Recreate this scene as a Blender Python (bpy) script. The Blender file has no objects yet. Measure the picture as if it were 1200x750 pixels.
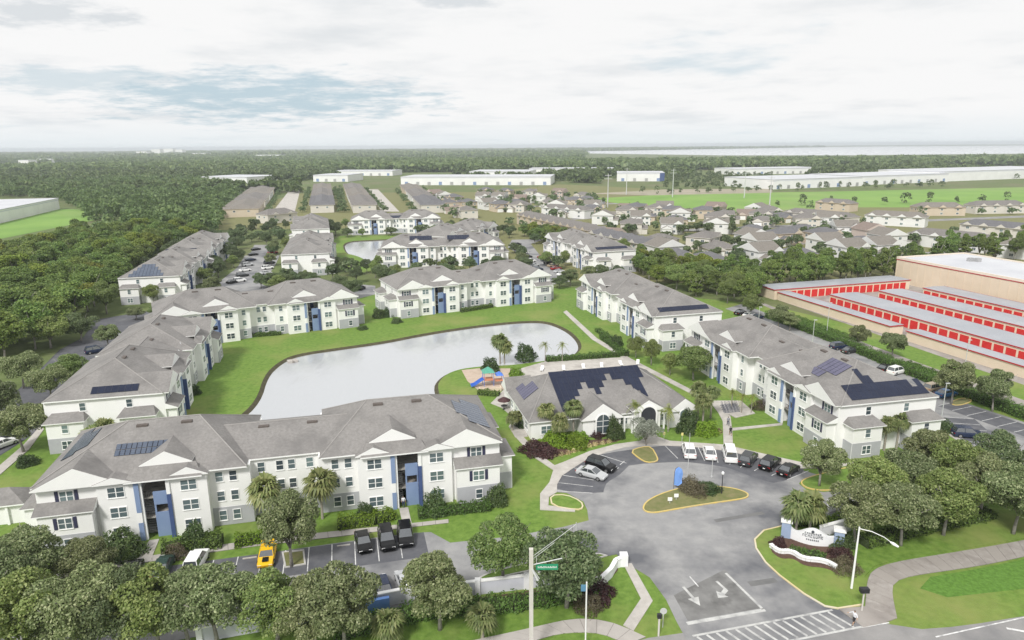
import bpy, bmesh, math, random
import numpy as np
from mathutils import Vector, Matrix
from mathutils.geometry import tessellate_polygon
R = math.radians
scene = bpy.context.scene
# ---------------------------------------------------------------- camera
cam_d = bpy.data.cameras.new('camera'); cam = bpy.data.objects.new('camera', cam_d)
scene.collection.objects.link(cam); scene.camera = cam
cam_d.sensor_width = 36.0; cam_d.lens = 24.6; cam_d.clip_start = 0.5; cam_d.clip_end = 30000
cam.matrix_world = Matrix.Translation((0, 0, 48.0)) @ Matrix.Rotation(math.pi/2 - math.atan(204.5/820), 4, 'X') @ Matrix.Rotation(-0.0075, 4, 'Z')
# ---------------------------------------------------------------- world
W = bpy.data.worlds.new('World'); scene.world = W; W.use_nodes = True
nt = W.node_tree; nt.nodes.clear()
def N(t, **k):
    n = nt.nodes.new(t)
    for a, b in k.items(): setattr(n, a, b)
    return n
def LK(a, b): nt.links.new(a, b)
def M(op, a, b=None, c=None, clamp=False):
    n = N('ShaderNodeMath', operation=op, use_clamp=clamp)
    for i, v in enumerate((a, b, c)):
        if v is None: continue
        if isinstance(v, (int, float)): n.inputs[i].default_value = v
        else: LK(v, n.inputs[i])
    return n.outputs[0]
out = N('ShaderNodeOutputWorld'); bg = N('ShaderNodeBackground'); LK(bg.outputs[0], out.inputs[0])
SUN_EL, SUN_AZ = 46.0, 203.0          # azimuth clockwise from +Y
bg.inputs[1].default_value = 0.088
sky = N('ShaderNodeTexSky', sky_type='NISHITA'); sky.sun_disc = False
sky.sun_elevation = R(SUN_EL); sky.sun_rotation = R(SUN_AZ); sky.air_density = 1.0; sky.dust_density = 1.5; sky.ozone_density = 1.0
tc = N('ShaderNodeTexCoord'); sx = N('ShaderNodeSeparateXYZ'); LK(tc.outputs['Generated'], sx.inputs[0])
X, Y, Z = sx.outputs
zz = M('ADD', M('MAXIMUM', Z, 0.0), 0.10)
cv = N('ShaderNodeCombineXYZ'); LK(M('DIVIDE', X, zz), cv.inputs[0]); LK(M('DIVIDE', Y, zz), cv.inputs[1])
def noise(scale, detail, rough, off):
    n = N('ShaderNodeTexNoise'); n.inputs['Scale'].default_value = scale; n.inputs['Detail'].default_value = detail; n.inputs['Roughness'].default_value = rough
    v = N('ShaderNodeVectorMath', operation='ADD'); LK(cv.outputs[0], v.inputs[0]); v.inputs[1].default_value = off; LK(v.outputs[0], n.inputs['Vector'])
    return n.outputs[0]
n1 = noise(0.55, 9, 0.58, (3.1, 1.7, 0)); n2 = noise(0.9, 8, 0.6, (11.3, 4.2, 0)); n3 = noise(3.4, 8, 0.66, (1.3, 7.2, 2.0))
az = M('ARCTAN2', X, Y); el = M('ARCSINE', Z)
def blob(a0, e0, wa, we, wob):
    u = M('DIVIDE', M('SUBTRACT', az, R(a0)), R(wa)); v = M('DIVIDE', M('SUBTRACT', el, R(e0)), R(we))
    q = M('SUBTRACT', 1.0, M('ADD', M('MULTIPLY', u, u), M('MULTIPLY', v, v)))
    return M('ADD', q, M('MULTIPLY', M('SUBTRACT', n3, 0.5), wob))
def ramp01(v, lo, hi): 
    n = N('ShaderNodeMapRange', interpolation_type='SMOOTHSTEP'); LK(v, n.inputs[0]); n.inputs[1].default_value = lo; n.inputs[2].default_value = hi
    return n.outputs[0]
gap = M('MAXIMUM', ramp01(blob(-18.5, 3.6, 13, 2.1, 4.4), -0.3, 1.2), M('MULTIPLY', ramp01(blob(-30, 4.4, 9, 1.3, 3.6), 0.0, 1.1), 0.6))
gap = M('MAXIMUM', gap, M('MULTIPLY', ramp01(n1, 0.40, 0.28), 0.6))
dark = M('MULTIPLY', 1.5, M('MAXIMUM', ramp01(blob(-32.0, 8.5, 5.2, .95, 6.0), -0.6, 1.6), ramp01(blob(-3.4, 10.9, 4.4, .8, 6.0), -0.6, 1.6)))
grey = M('MAXIMUM', M('MULTIPLY', ramp01(n2, 0.46, 0.74), 0.8), dark)
def mixc(f, a, b):
    n = N('ShaderNodeMix', data_type='RGBA'); LK(f, n.inputs[0])
    for i, v in ((6, a), (7, b)):
        if isinstance(v, tuple): n.inputs[i].default_value = v
        else: LK(v, n.inputs[i])
    return n.outputs[2]
cloud = mixc(grey, (9.0, 9.0, 9.0, 1), (6.9, 7.2, 7.45, 1))
col = mixc(M('MULTIPLY', gap, 0.78), cloud, mixc(0.5 and ramp01(Z, -0.2, 0.9), (4.1, 5.7, 6.7, 1), sky.outputs[0]))
low = M('SUBTRACT', 1.0, ramp01(Z, 0.0, 0.045))
col = mixc(M('MULTIPLY', low, 0.75), col, (7.6, 8.2, 8.5, 1))
LK(col, bg.inputs[0])
# ---------------------------------------------------------------- sun through thin cloud
sd = bpy.data.lights.new('sun', 'SUN'); so = bpy.data.objects.new('sun', sd); scene.collection.objects.link(so)
sd.energy = 3.0; sd.angle = R(11); sd.color = (1.0, 0.975, 0.93)
sv = Vector((math.sin(R(SUN_AZ))*math.cos(R(SUN_EL)), math.cos(R(SUN_AZ))*math.cos(R(SUN_EL)), math.sin(R(SUN_EL))))
so.rotation_euler = (-sv).to_track_quat('-Z', 'Y').to_euler(); so.location = (0, 0, 200)
vs = scene.view_settings; vs.view_transform = 'Standard'; vs.look = 'None'; vs.gamma = 1.0; vs.use_curve_mapping = False; vs.exposure = 0.26

# ================================================================ helpers
COL = scene.collection
MATS = {}
def mat(name, c1, c2=None, scale=1.0, rough=0.8, detail=4.0, bump=0.0, bscale=20.0, stretch=None, spec=0.3, big=None, metal=0.0, lines=None, objrand=None):
    """principled; colour = noise mix of c1,c2 in metres of world space, optional large scale second mix, relief and course lines"""
    m = bpy.data.materials.new(name); m.use_nodes = True; t = m.node_tree; b = t.nodes['Principled BSDF']
    b.inputs['Roughness'].default_value = rough; b.inputs['Specular IOR Level'].default_value = spec; b.inputs['Metallic'].default_value = metal
    def n(ty, **k):
        o = t.nodes.new(ty)
        for a, v in k.items(): setattr(o, a, v)
        return o
    geo = n('ShaderNodeNewGeometry'); vec = geo.outputs['Position']
    if stretch:
        mp = n('ShaderNodeMapping'); mp.inputs['Scale'].default_value = stretch; t.links.new(vec, mp.inputs[0]); vec = mp.outputs[0]
    if c2 is None: b.inputs['Base Color'].default_value = (*c1, 1)
    else:
        ns = n('ShaderNodeTexNoise'); ns.inputs['Scale'].default_value = scale; ns.inputs['Detail'].default_value = detail; ns.inputs['Roughness'].default_value = .62
        t.links.new(vec, ns.inputs['Vector'])
        mr = n('ShaderNodeMapRange'); t.links.new(ns.outputs[0], mr.inputs[0]); mr.inputs[1].default_value = .33; mr.inputs[2].default_value = .67
        mx = n('ShaderNodeMix', data_type='RGBA'); t.links.new(mr.outputs[0], mx.inputs[0]); mx.inputs[6].default_value = (*c1, 1); mx.inputs[7].default_value = (*c2, 1)
        colr = mx.outputs[2]
        if big:
            c3, s3, lo, hi = big[:4]
            n2_ = n('ShaderNodeTexNoise'); n2_.inputs['Scale'].default_value = s3; n2_.inputs['Detail'].default_value = 5; n2_.inputs['Roughness'].default_value = .6; t.links.new(vec, n2_.inputs['Vector'])
            mr2 = n('ShaderNodeMapRange'); t.links.new(n2_.outputs[0], mr2.inputs[0]); mr2.inputs[1].default_value = lo; mr2.inputs[2].default_value = hi
            mx2 = n('ShaderNodeMix', data_type='RGBA'); t.links.new(mr2.outputs[0], mx2.inputs[0]); t.links.new(colr, mx2.inputs[6]); mx2.inputs[7].default_value = (*c3, 1); colr = mx2.outputs[2]
        if objrand:
            oi = n('ShaderNodeObjectInfo'); mx3 = n('ShaderNodeMix', data_type='RGBA'); t.links.new(oi.outputs['Random'], mx3.inputs[0]); t.links.new(colr, mx3.inputs[6]); mx3.inputs[7].default_value = (*objrand, 1); colr = mx3.outputs[2]
        t.links.new(colr, b.inputs['Base Color'])
    h = None
    if lines:
        wv = n('ShaderNodeTexWave', wave_type='BANDS', bands_direction='Z', wave_profile='SAW'); wv.inputs['Scale'].default_value = lines; wv.inputs['Distortion'].default_value = 0.0
        t.links.new(geo.outputs['Position'], wv.inputs['Vector']); h = wv.outputs['Fac']
    if bump > 0 and not lines:
        nb = n('ShaderNodeTexNoise'); nb.inputs['Scale'].default_value = bscale; nb.inputs['Detail'].default_value = 5; t.links.new(vec, nb.inputs['Vector']); h = nb.outputs[0]
    if h is not None:
        bp = n('ShaderNodeBump'); bp.inputs['Strength'].default_value = bump or .3; bp.inputs['Distance'].default_value = .05; t.links.new(h, bp.inputs['Height']); t.links.new(bp.outputs[0], b.inputs['Normal'])
    MATS[name] = m; return m
def leafmat(name, stops, trans=0.32):
    m = bpy.data.materials.new(name); m.use_nodes = True; t = m.node_tree; t.nodes.clear()
    o = t.nodes.new('ShaderNodeOutputMaterial'); mx = t.nodes.new('ShaderNodeMixShader'); d = t.nodes.new('ShaderNodeBsdfPrincipled'); tr = t.nodes.new('ShaderNodeBsdfTranslucent')
    d.inputs['Roughness'].default_value = .5; d.inputs['Specular IOR Level'].default_value = .35
    g = t.nodes.new('ShaderNodeNewGeometry'); r = t.nodes.new('ShaderNodeValToRGB'); oi = t.nodes.new('ShaderNodeObjectInfo')
    el_ = r.color_ramp.elements
    while len(el_) < len(stops): el_.new(.5)
    for e, (p, c) in zip(el_, stops): e.position = p; e.color = (*c, 1)
    t.links.new(g.outputs['Random Per Island'], r.inputs[0])
    hs = t.nodes.new('ShaderNodeHueSaturation'); t.links.new(r.outputs[0], hs.inputs['Color'])
    mr = t.nodes.new('ShaderNodeMapRange'); mr.inputs[3].default_value = .485; mr.inputs[4].default_value = .515; t.links.new(oi.outputs['Random'], mr.inputs[0]); t.links.new(mr.outputs[0], hs.inputs['Hue'])
    mm = t.nodes.new('ShaderNodeMath'); mm.operation = 'MULTIPLY'; mm.inputs[1].default_value = 7.31; t.links.new(oi.outputs['Random'], mm.inputs[0])
    fr = t.nodes.new('ShaderNodeMath'); fr.operation = 'FRACT'; t.links.new(mm.outputs[0], fr.inputs[0])
    mv = t.nodes.new('ShaderNodeMapRange'); mv.inputs[3].default_value = .8; mv.inputs[4].default_value = 1.2; t.links.new(fr.outputs[0], mv.inputs[0]); t.links.new(mv.outputs[0], hs.inputs['Value'])
    t.links.new(hs.outputs[0], d.inputs['Base Color']); t.links.new(hs.outputs[0], tr.inputs['Color'])
    mx.inputs[0].default_value = trans; t.links.new(d.outputs[0], mx.inputs[1]); t.links.new(tr.outputs[0], mx.inputs[2]); t.links.new(mx.outputs[0], o.inputs[0])
    MATS[name] = m; return m

class MB:
    def __init__(s): s.v = []; s.f = []; s.m = []
    def face(s, pts, m=0):
        k = len(s.v); s.v += [tuple(p) for p in pts]; s.f.append(tuple(range(k, k+len(pts)))); s.m.append(m)
    def box(s, x0, x1, y0, y1, z0, z1, m=0, top=None):
        k = len(s.v); s.v += [(x0,y0,z0),(x1,y0,z0),(x1,y1,z0),(x0,y1,z0),(x0,y0,z1),(x1,y0,z1),(x1,y1,z1),(x0,y1,z1)]
        for q, mm in (((0,3,2,1),m),((4,5,6,7),m if top is None else top),((0,1,5,4),m),((1,2,6,5),m),((2,3,7,6),m),((3,0,4,7),m)):
            s.f.append(tuple(k+i for i in q)); s.m.append(mm)
    def obox(s, a, b, w, z0, z1, m=0):                       # box along segment a-b
        d = Vector((b[0]-a[0], b[1]-a[1])); L_ = d.length; d /= L_; n = Vector((-d.y, d.x))*(w/2)
        c = [(a[0]-n.x,a[1]-n.y),(b[0]-n.x,b[1]-n.y),(b[0]+n.x,b[1]+n.y),(a[0]+n.x,a[1]+n.y)]
        s.prism(c, z0, z1, m)
    def prism(s, pts, z0, z1, m=0, top=None):
        if area(pts) < 0: pts = pts[::-1]
        k = len(s.v); n = len(pts); s.v += [(x,y,z0) for x,y in pts] + [(x,y,z1) for x,y in pts]
        for i in range(n):
            j = (i+1) % n; s.f.append((k+i,k+j,k+n+j,k+n+i)); s.m.append(m)
        for t in tessellate_polygon([[Vector((x,y,0)) for x,y in pts]]):
            a,b,c = t
            if area([pts[a],pts[b],pts[c]]) < 0: a,c = c,a
            s.f.append((k+n+a,k+n+b,k+n+c)); s.m.append(m if top is None else top)
    def hip(s, x0, x1, y0, y1, z0, zr, ra, rb, m=0, lip=.2, lm=1):   # ridge along x from ra to rb, lip = fascia
        yc = (y0+y1)/2; k = len(s.v); zl = z0+lip
        s.v += [(x0,y0,z0),(x1,y0,z0),(x1,y1,z0),(x0,y1,z0),(x0,y0,zl),(x1,y0,zl),(x1,y1,zl),(x0,y1,zl),(ra,yc,zr),(rb,yc,zr)]
        for q, mm in (((0,3,2,1),lm),((0,1,5,4),lm),((1,2,6,5),lm),((2,3,7,6),lm),((3,0,4,7),lm),((4,5,9,8),m),((5,6,9),m),((6,7,8,9),m),((7,4,8),m)):
            s.f.append(tuple(k+i for i in q)); s.m.append(mm)
    def gabx(s, x0, x1, y0, y1, z0, zr, m=0, lm=1, lip=.15):    # ridge along x, gable ends
        yc = (y0+y1)/2; k = len(s.v); zl = z0+lip
        s.v += [(x0,y0,z0),(x1,y0,z0),(x1,y1,z0),(x0,y1,z0),(x0,y0,zl),(x1,y0,zl),(x1,y1,zl),(x0,y1,zl),(x0,yc,zr),(x1,yc,zr)]
        for q, mm in (((0,3,2,1),lm),((0,1,5,4),lm),((2,3,7,6),lm),((4,5,9,8),m),((6,7,8,9),m),((1,2,6,9,5),lm),((3,0,4,8,7),lm)):
            s.f.append(tuple(k+i for i in q)); s.m.append(mm)
    def gaby(s, x0, x1, y0, y1, z0, zr, m=0, lm=1, lip=.15, face=None):
        """roof slab pair with ridge along y; verge lips in lm; gable triangle set back behind the verge"""
        xc = (x0+x1)/2; k = len(s.v); zl = z0+lip
        s.v += [(x0,y0,z0),(x1,y0,z0),(x1,y1,z0),(x0,y1,z0),(x0,y0,zl),(x1,y0,zl),(x1,y1,zl),(x0,y1,zl),(xc,y0,zr),(xc,y1,zr)]
        for q, mm in (((0,3,2,1),lm),((1,2,6,5),lm),((3,0,4,7),lm),((5,6,9,8),m),((7,4,8,9),m),((0,1,5,8,4),lm),((2,3,7,9,6),lm)):
            s.f.append(tuple(k+i for i in q)); s.m.append(mm)
    def tube(s, pts, rad, n=8, m=0, cap=True):
        k = len(s.v); pts = [Vector(p) for p in pts]
        if not isinstance(rad, (list, tuple)): rad = [rad]*len(pts)
        for i, p in enumerate(pts):
            d = (pts[min(i+1,len(pts)-1)]-pts[max(i-1,0)]).normalized()
            a = d.orthogonal().normalized() if abs(d.z) < .9 else Vector((1,0,0)).cross(d).normalized(); b = d.cross(a)
            for j in range(n):
                t = 2*math.pi*j/n; q = p + (a*math.cos(t)+b*math.sin(t))*rad[i]; s.v.append(tuple(q))
        for i in range(len(pts)-1):
            for j in range(n):
                s.f.append((k+i*n+j, k+i*n+(j+1)%n, k+(i+1)*n+(j+1)%n, k+(i+1)*n+j)); s.m.append(m)
        if cap:
            s.f.append(tuple(k+j for j in range(n))[::-1]); s.m.append(m)
            e = k+(len(pts)-1)*n; s.f.append(tuple(e+j for j in range(n))); s.m.append(m)
    def mesh(s, name, mats, smooth=False):
        me = bpy.data.meshes.new(name); me.from_pydata(s.v, [], s.f)
        for mm in mats: me.materials.append(MATS[mm])
        if len(mats) > 1: me.polygons.foreach_set('material_index', s.m)
        if smooth: me.polygons.foreach_set('use_smooth', [True]*len(me.polygons))
        me.update(); return me
    def build(s, name, mats, parent=None, smooth=False):
        if isinstance(mats, str): mats = [mats]
        return link(name, s.mesh(name, mats, smooth), parent)
def area(p): return sum(p[i-1][0]*p[i][1]-p[i][0]*p[i-1][1] for i in range(len(p)))/2
def link(name, data, parent=None, loc=None, rz=0, sc=None):
    o = bpy.data.objects.new(name, data); COL.objects.link(o)
    if parent is not None: o.parent = parent
    if loc is not None: o.location = loc
    if rz: o.rotation_euler = (0, 0, rz)
    if sc: o.scale = sc
    return o
def tag(o, label=None, cat=None, group=None, kind=None):
    for k, v in (('label', label), ('category', cat), ('group', group), ('kind', kind)):
        if v: o[k] = v
    return o
def thing(name, label, cat, loc=(0,0,0), rz=0, group=None):
    return tag(link(name, None, None, loc, rz), label, cat, group)
KIDS = {}
def copy_tree(o, parent=None):
    c = o.copy(); COL.objects.link(c); c.parent = parent
    for ch in list(o.children): copy_tree(ch, c)
    return c
def sheet(name, pts, z, m, holes=(), kind='structure', parent=None):
    allp = [pts]+list(holes); flat = [p for q in allp for p in q]
    tris = tessellate_polygon([[Vector((x,y,0)) for x,y in q] for q in allp])
    fs = []
    for a,b,c in tris:
        if area([flat[a],flat[b],flat[c]]) < 0: a,c = c,a
        fs.append((a,b,c))
    me = bpy.data.meshes.new(name); me.from_pydata([(x,y,z) for x,y in flat], [], fs); me.materials.append(MATS[m]); me.update()
    o = link(name, me, parent)
    if parent is None: o['kind'] = kind
    return o
def slab(name, pts, z0, z1, m, parent=None):
    mb = MB(); mb.prism(pts, z0, z1); o = mb.build(name, m, parent)
    if parent is None: o['kind'] = 'structure'
    return o
def smoothpoly(pts, it=1, closed=True):
    for _ in range(it):
        q = []
        n = len(pts)
        for i in range(n if closed else n-1):
            a, b = pts[i], pts[(i+1) % n]
            q += [(a[0]*.75+b[0]*.25, a[1]*.75+b[1]*.25), (a[0]*.25+b[0]*.75, a[1]*.25+b[1]*.75)]
        pts = q if closed else [pts[0]]+q+[pts[-1]]
    return pts
def inset(pts, d):
    if area(pts) < 0: pts = pts[::-1]
    n = len(pts); out_ = []
    for i in range(n):
        a, b, c = Vector(pts[i-1]), Vector(pts[i]), Vector(pts[(i+1) % n])
        e1 = (b-a).normalized(); e2 = (c-b).normalized(); n1_ = Vector((-e1.y, e1.x)); n2_ = Vector((-e2.y, e2.x))
        nn = (n1_+n2_); nn = nn.normalized() if nn.length > .05 else n1_
        k = d/max(.5, nn.dot(n1_)); out_.append((b.x+nn.x*k, b.y+nn.y*k))
    return out_
def ring(name, pts, w, z0, z1, m, parent=None, closed=True):
    """kerb following an outline"""
    if area(pts) < 0: pts = pts[::-1]
    q = inset(pts, w); mb = MB(); n = len(pts)
    for i in range(n if closed else n-1):
        j = (i+1) % n
        mb.face([(*pts[i],z1),(*pts[j],z1),(*q[j],z1),(*q[i],z1)]); mb.face([(*pts[i],z0),(*pts[j],z0),(*pts[j],z1),(*pts[i],z1)]); mb.face([(*q[j],z0),(*q[i],z0),(*q[i],z1),(*q[j],z1)])
    o = mb.build(name, m, parent)
    if parent is None: o['kind'] = 'structure'
    return o
def inpoly(x, y, p):
    c = False; n = len(p)
    for i in range(n):
        (x1,y1),(x2,y2) = p[i-1], p[i]
        if (y1 > y) != (y2 > y) and x < (x2-x1)*(y-y1)/(y2-y1)+x1: c = not c
    return c
def scatter(poly, spacing, n, rng, avoid=()):
    xs = [p[0] for p in poly]; ys = [p[1] for p in poly]; res = []; cell = {}
    for _ in range(n*30):
        x = rng.uniform(min(xs), max(xs)); y = rng.uniform(min(ys), max(ys))
        if not inpoly(x, y, poly): continue
        k = (int(x//spacing), int(y//spacing)); ok = True
        for i in (-1,0,1):
            for j in (-1,0,1):
                for (a,b) in cell.get((k[0]+i,k[1]+j), ()):
                    if (a-x)**2+(b-y)**2 < spacing*spacing: ok = False
        if ok:
            cell.setdefault(k, []).append((x,y)); res.append((x,y))
            if len(res) >= n: break
    return res

# ================================================================ materials
mat('lawn_grass', (.090,.165,.022), (.160,.255,.046), 1.1, .9, 12, .8, 7, big=((.215,.240,.070), .07, .48, .72))
mat('ground_grass', (.085,.118,.035), (.13,.165,.055), .35, .95, 8, .5, 5, big=((.16,.15,.085), .02, .48, .7))
mat('field_grass', (.14,.26,.05), (.20,.33,.07), .02, .95, 8, big=((.22,.28,.10), .006, .5, .75))
mat('dry_grass', (.13,.15,.05), (.21,.19,.09), .9, .95, 8, .4, 9)
mat('rough_grass', (.07,.15,.02), (.12,.24,.04), 2.2, .95, 8, .8, 7)
mat('bare_earth', (.36,.31,.25), (.26,.25,.17), .03, .95, 6)
mat('asphalt', (.235,.235,.24), (.315,.312,.308), .45, .85, 10, .25, 45, big=((.115,.118,.13), .075, .47, .64))
mat('asphalt_worn', (.235,.23,.225), (.30,.29,.285), .35, .85, 10, .25, 45, big=((.16,.16,.165), .12, .45, .7))
mat('asphalt_dark', (.05,.053,.065), (.095,.097,.11), .5, .85, 9, .25, 45, big=((.17,.168,.165), .07, .52, .72))
mat('asphalt_patch', (.13,.13,.13), (.17,.17,.168), .6, .85, 8)
mat('asphalt_old', (.15,.148,.145), (.23,.228,.222), .5, .85, 10, big=((.11,.108,.105), .4, .5, .7))
mat('concrete', (.40,.375,.345), (.50,.475,.44), .8, .9, 8, .2, 30, big=((.33,.305,.28), .22, .5, .7))
mat('concrete_dirty', (.27,.245,.225), (.40,.37,.345), .6, .9, 9, .2, 30, big=((.20,.18,.165), .3, .45, .7))
mat('line_white', (.56,.56,.55), (.74,.74,.73), 2.2, .8, 8, big=((.33,.33,.33), .9, .48, .66))
mat('line_worn', (.40,.40,.39), (.60,.60,.58), 1.6, .8, 8, big=((.28,.28,.28), .8, .48, .64))
mat('kerb_yellow', (.62,.46,.12), (.50,.40,.20), 1.5, .85, 6)
mat('kerb_grey', (.42,.41,.39), (.52,.51,.49), 1.5, .85, 6)
mat('brick_pave', (.30,.21,.18), (.36,.28,.25), 1.4, .9, 8)
mat('mulch', (.075,.043,.032), (.12,.072,.052), 3, .95, 8, .8, 14)
mat('sand', (.42,.33,.26), (.50,.41,.33), .8, .95, 8, .4, 14)
mat('shingle', (.192,.183,.175), (.258,.247,.238), 2.8, .92, 12, big=((.146,.140,.136), .22, .45, .75), lines=1.3, bump=.45)
mat('shingle_cap', (.255,.243,.232), (.30,.287,.275), 2, .92, 8)
mat('shingle_house', (.17,.155,.145), (.24,.22,.205), 1.4, .92, 8, big=((.22,.17,.15), .012, .5, .62), lines=.8, bump=.25)
mat('siding_white', (.80,.80,.79), (.84,.835,.82), .35, .65, 6, lines=2.4, bump=.18)
mat('siding_cream', (.74,.70,.63), (.70,.66,.58), .02, .7, 4, big=((.62,.52,.42), .02, .52, .6))
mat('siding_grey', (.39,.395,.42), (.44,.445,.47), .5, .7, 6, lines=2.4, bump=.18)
mat('trim_white', (.84,.84,.83), (.80,.80,.79), 1, .6)
mat('paint_blue', (.20,.275,.44), (.225,.30,.47), .7, .6, 6, lines=2.4, bump=.12)
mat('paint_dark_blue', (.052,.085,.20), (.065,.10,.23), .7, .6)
mat('shutter_navy', (.035,.037,.075), (.045,.047,.09), 1, .6)
mat('stucco_white', (.74,.745,.76), (.80,.80,.81), .9, .85, 8, .3, 25)
mat('stucco_blue', (.27,.34,.48), (.31,.38,.52), .9, .85, 8, .3, 25)
mat('stucco_lilac', (.55,.56,.62), (.60,.61,.66), .9, .85, 8, .3, 25)
mat('wall_tan', (.66,.55,.42), (.71,.60,.47), .3, .8, 6, .2, 8)
mat('metal_roof', (.29,.305,.335), (.36,.37,.395), .15, .45, 8, stretch=(1,1,1))
mat('metal_white', (.72,.72,.71), (.80,.80,.79), .1, .5)
mat('membrane', (.47,.48,.51), (.55,.56,.58), .08, .7, 8)
mat('door_red', (.62,.032,.028), (.56,.03,.028), .8, .45, 4, lines=2.0, bump=.25)
mat('trim_red', (.45,.028,.04), (.40,.03,.04), 1, .5)
mat('steel_grey', (.42,.42,.42), (.5,.5,.5), 2, .45, metal=.5)
mat('galv', (.55,.56,.56), (.62,.63,.63), 2, .5, metal=.3)
mat('dark_metal', (.02,.02,.024), (.03,.03,.034), 3, .45)
mat('opening_shade', (.03,.033,.04), (.045,.047,.055), 1, .6)  # near-black colour standing in for the shade inside the entry arch
mat('tan_wood', (.33,.28,.22), (.42,.36,.29), 3, .8, 8, stretch=(6,6,.6))
mat('pole_concrete', (.50,.48,.44), (.60,.58,.54), 1.5, .85, 8, stretch=(3,3,.6), bump=.2)
mat('bark', (.20,.185,.165), (.33,.31,.28), 3, .95, 8, .8, 10)
mat('palm_trunk', (.26,.235,.20), (.36,.33,.28), 6, .95, 6, .9, 9)
mat('pane_glass', (.028,.04,.055), (.05,.065,.08), .4, .06, 4, spec=.8, objrand=(.16,.22,.225))
mat('car_glass', (.045,.052,.06), (.06,.068,.076), 1, .04, spec=1.0).node_tree.nodes['Principled BSDF'].inputs['IOR'].default_value = 1.8
mat('tyre', (.012,.012,.012), (.02,.02,.02), 5, .8)
mat('rim', (.38,.38,.39), (.45,.45,.46), 5, .35, metal=.7)
mat('lamp_clear', (.72,.73,.75), (.8,.8,.8), 5, .1)
mat('lamp_red', (.35,.01,.01), (.42,.015,.015), 5, .15)
mat('solar_dark', (.010,.014,.034), (.015,.021,.046), .4, .3, 3, spec=.25)
mat('solar_frame', (.022,.026,.045), (.03,.034,.055), 1, .4)
mat('solar_purple', (.075,.072,.125), (.10,.095,.155), .4, .22, 3, spec=.6)
mat('solar_blue', (.06,.08,.12), (.10,.12,.16), .6, .15, 3, spec=.6)
mat('sign_green', (.02,.24,.12), (.03,.28,.15), 2, .5)
mat('flag_blue', (.16,.32,.72), (.20,.36,.76), 2, .7)
mat('slide_blue', (.06,.16,.55), (.09,.20,.62), 2, .35)
mat('play_orange', (.55,.20,.10), (.62,.25,.13), 2, .5)
mat('play_green', (.08,.30,.22), (.10,.34,.25), 2, .5)
mat('umbrella_brown', (.055,.025,.03), (.08,.04,.04), 2, .8)
mat('chair_white', (.75,.76,.77), (.8,.8,.8), 2, .5)
mat('letter_dark', (.06,.065,.08), (.10,.105,.12), 2, .6)
mat('pool_blue', (.25,.52,.60), (.32,.58,.66), .5, .08, spec=.6)
mat('skin', (.42,.27,.19), (.47,.31,.22), 6, .6)
mat('cloth_white', (.72,.72,.74), (.6,.61,.65), 9, .9); mat('cloth_navy', (.03,.04,.09), (.05,.06,.12), 9, .9); mat('cloth_black', (.02,.02,.022), (.035,.035,.04), 9, .9); mat('cloth_grey', (.22,.22,.25), (.28,.28,.31), 9, .9)
mat('hair', (.03,.02,.014), (.05,.035,.025), 20, .7)
mat('flower_tan', (.55,.42,.17), (.66,.52,.25), 6, .9, 6, .6, 12)
for n_, c_ in (('black',(.004,.004,.005)),('white',(.78,.78,.77)),('silver',(.45,.46,.47)),('grey',(.035,.037,.04)),('navy',(.018,.028,.062)),('red',(.26,.018,.02)),('green',(.03,.055,.045)),('yellow',(.78,.46,.012)),('tan',(.33,.26,.18)),('blue',(.03,.12,.28))):
    m_ = mat('car_'+n_, c_, None, rough=.3, spec=.22); m_.node_tree.nodes['Principled BSDF'].inputs['Coat Weight'].default_value = .22; m_.node_tree.nodes['Principled BSDF'].inputs['Coat Roughness'].default_value = .06
leafmat('leaf_oak', [(0,(0.114,0.150,0.058)),(.4,(0.178,0.221,0.090)),(.75,(0.258,0.298,0.141)),(1,(0.414,0.438,0.248))])
leafmat('leaf_oak_light', [(0,(0.119,0.176,0.046)),(.5,(0.191,0.263,0.074)),(1,(0.327,0.382,0.145))])
leafmat('leaf_oak_dark', [(0,(0.069,0.108,0.043)),(.5,(0.118,0.170,0.070)),(1,(0.217,0.260,0.133))])
leafmat('leaf_forest', [(0,(0.085,0.139,0.032)),(.5,(0.148,0.221,0.052)),(1,(0.256,0.328,0.088))])
leafmat('leaf_forest_far', [(0,(0.085,0.133,0.045)),(.5,(0.132,0.191,0.067)),(1,(0.203,0.262,0.091))])
leafmat('leaf_lime_tree', [(0,(0.127,0.172,0.025)),(.5,(0.196,0.253,0.040)),(1,(0.299,0.333,0.069))])
leafmat('leaf_silver', [(0,(0.149,0.172,0.127)),(.5,(0.218,0.241,0.190)),(1,(0.333,0.345,0.293))])
leafmat('leaf_lime', [(0,(0.108,0.192,0.014)),(.5,(0.168,0.288,0.024)),(1,(0.252,0.372,0.054))])
leafmat('leaf_hedge', [(0,(0.069,0.125,0.025)),(.5,(0.106,0.188,0.035)),(1,(0.163,0.250,0.062))])
leafmat('leaf_dark', [(0,(0.048,0.083,0.030)),(.5,(0.078,0.129,0.043)),(1,(0.147,0.199,0.079))])
leafmat('leaf_maroon', [(0,(.045,.02,.022)),(.5,(.075,.035,.036)),(1,(.12,.065,.062))])
leafmat('leaf_brown', [(0,(.10,.085,.05)),(.5,(.15,.125,.075)),(1,(.20,.18,.11))])
leafmat('leaf_palm', [(0,(0.128,0.172,0.053)),(.5,(0.194,0.239,0.083)),(1,(0.314,0.329,0.143))])
leafmat('leaf_palm_dry', [(0,(.16,.12,.055)),(.5,(.22,.17,.08)),(1,(.28,.225,.12))])
leafmat('leaf_slim', [(0,(.16,.20,.035)),(.5,(.22,.26,.05)),(1,(.29,.31,.085))])
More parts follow.
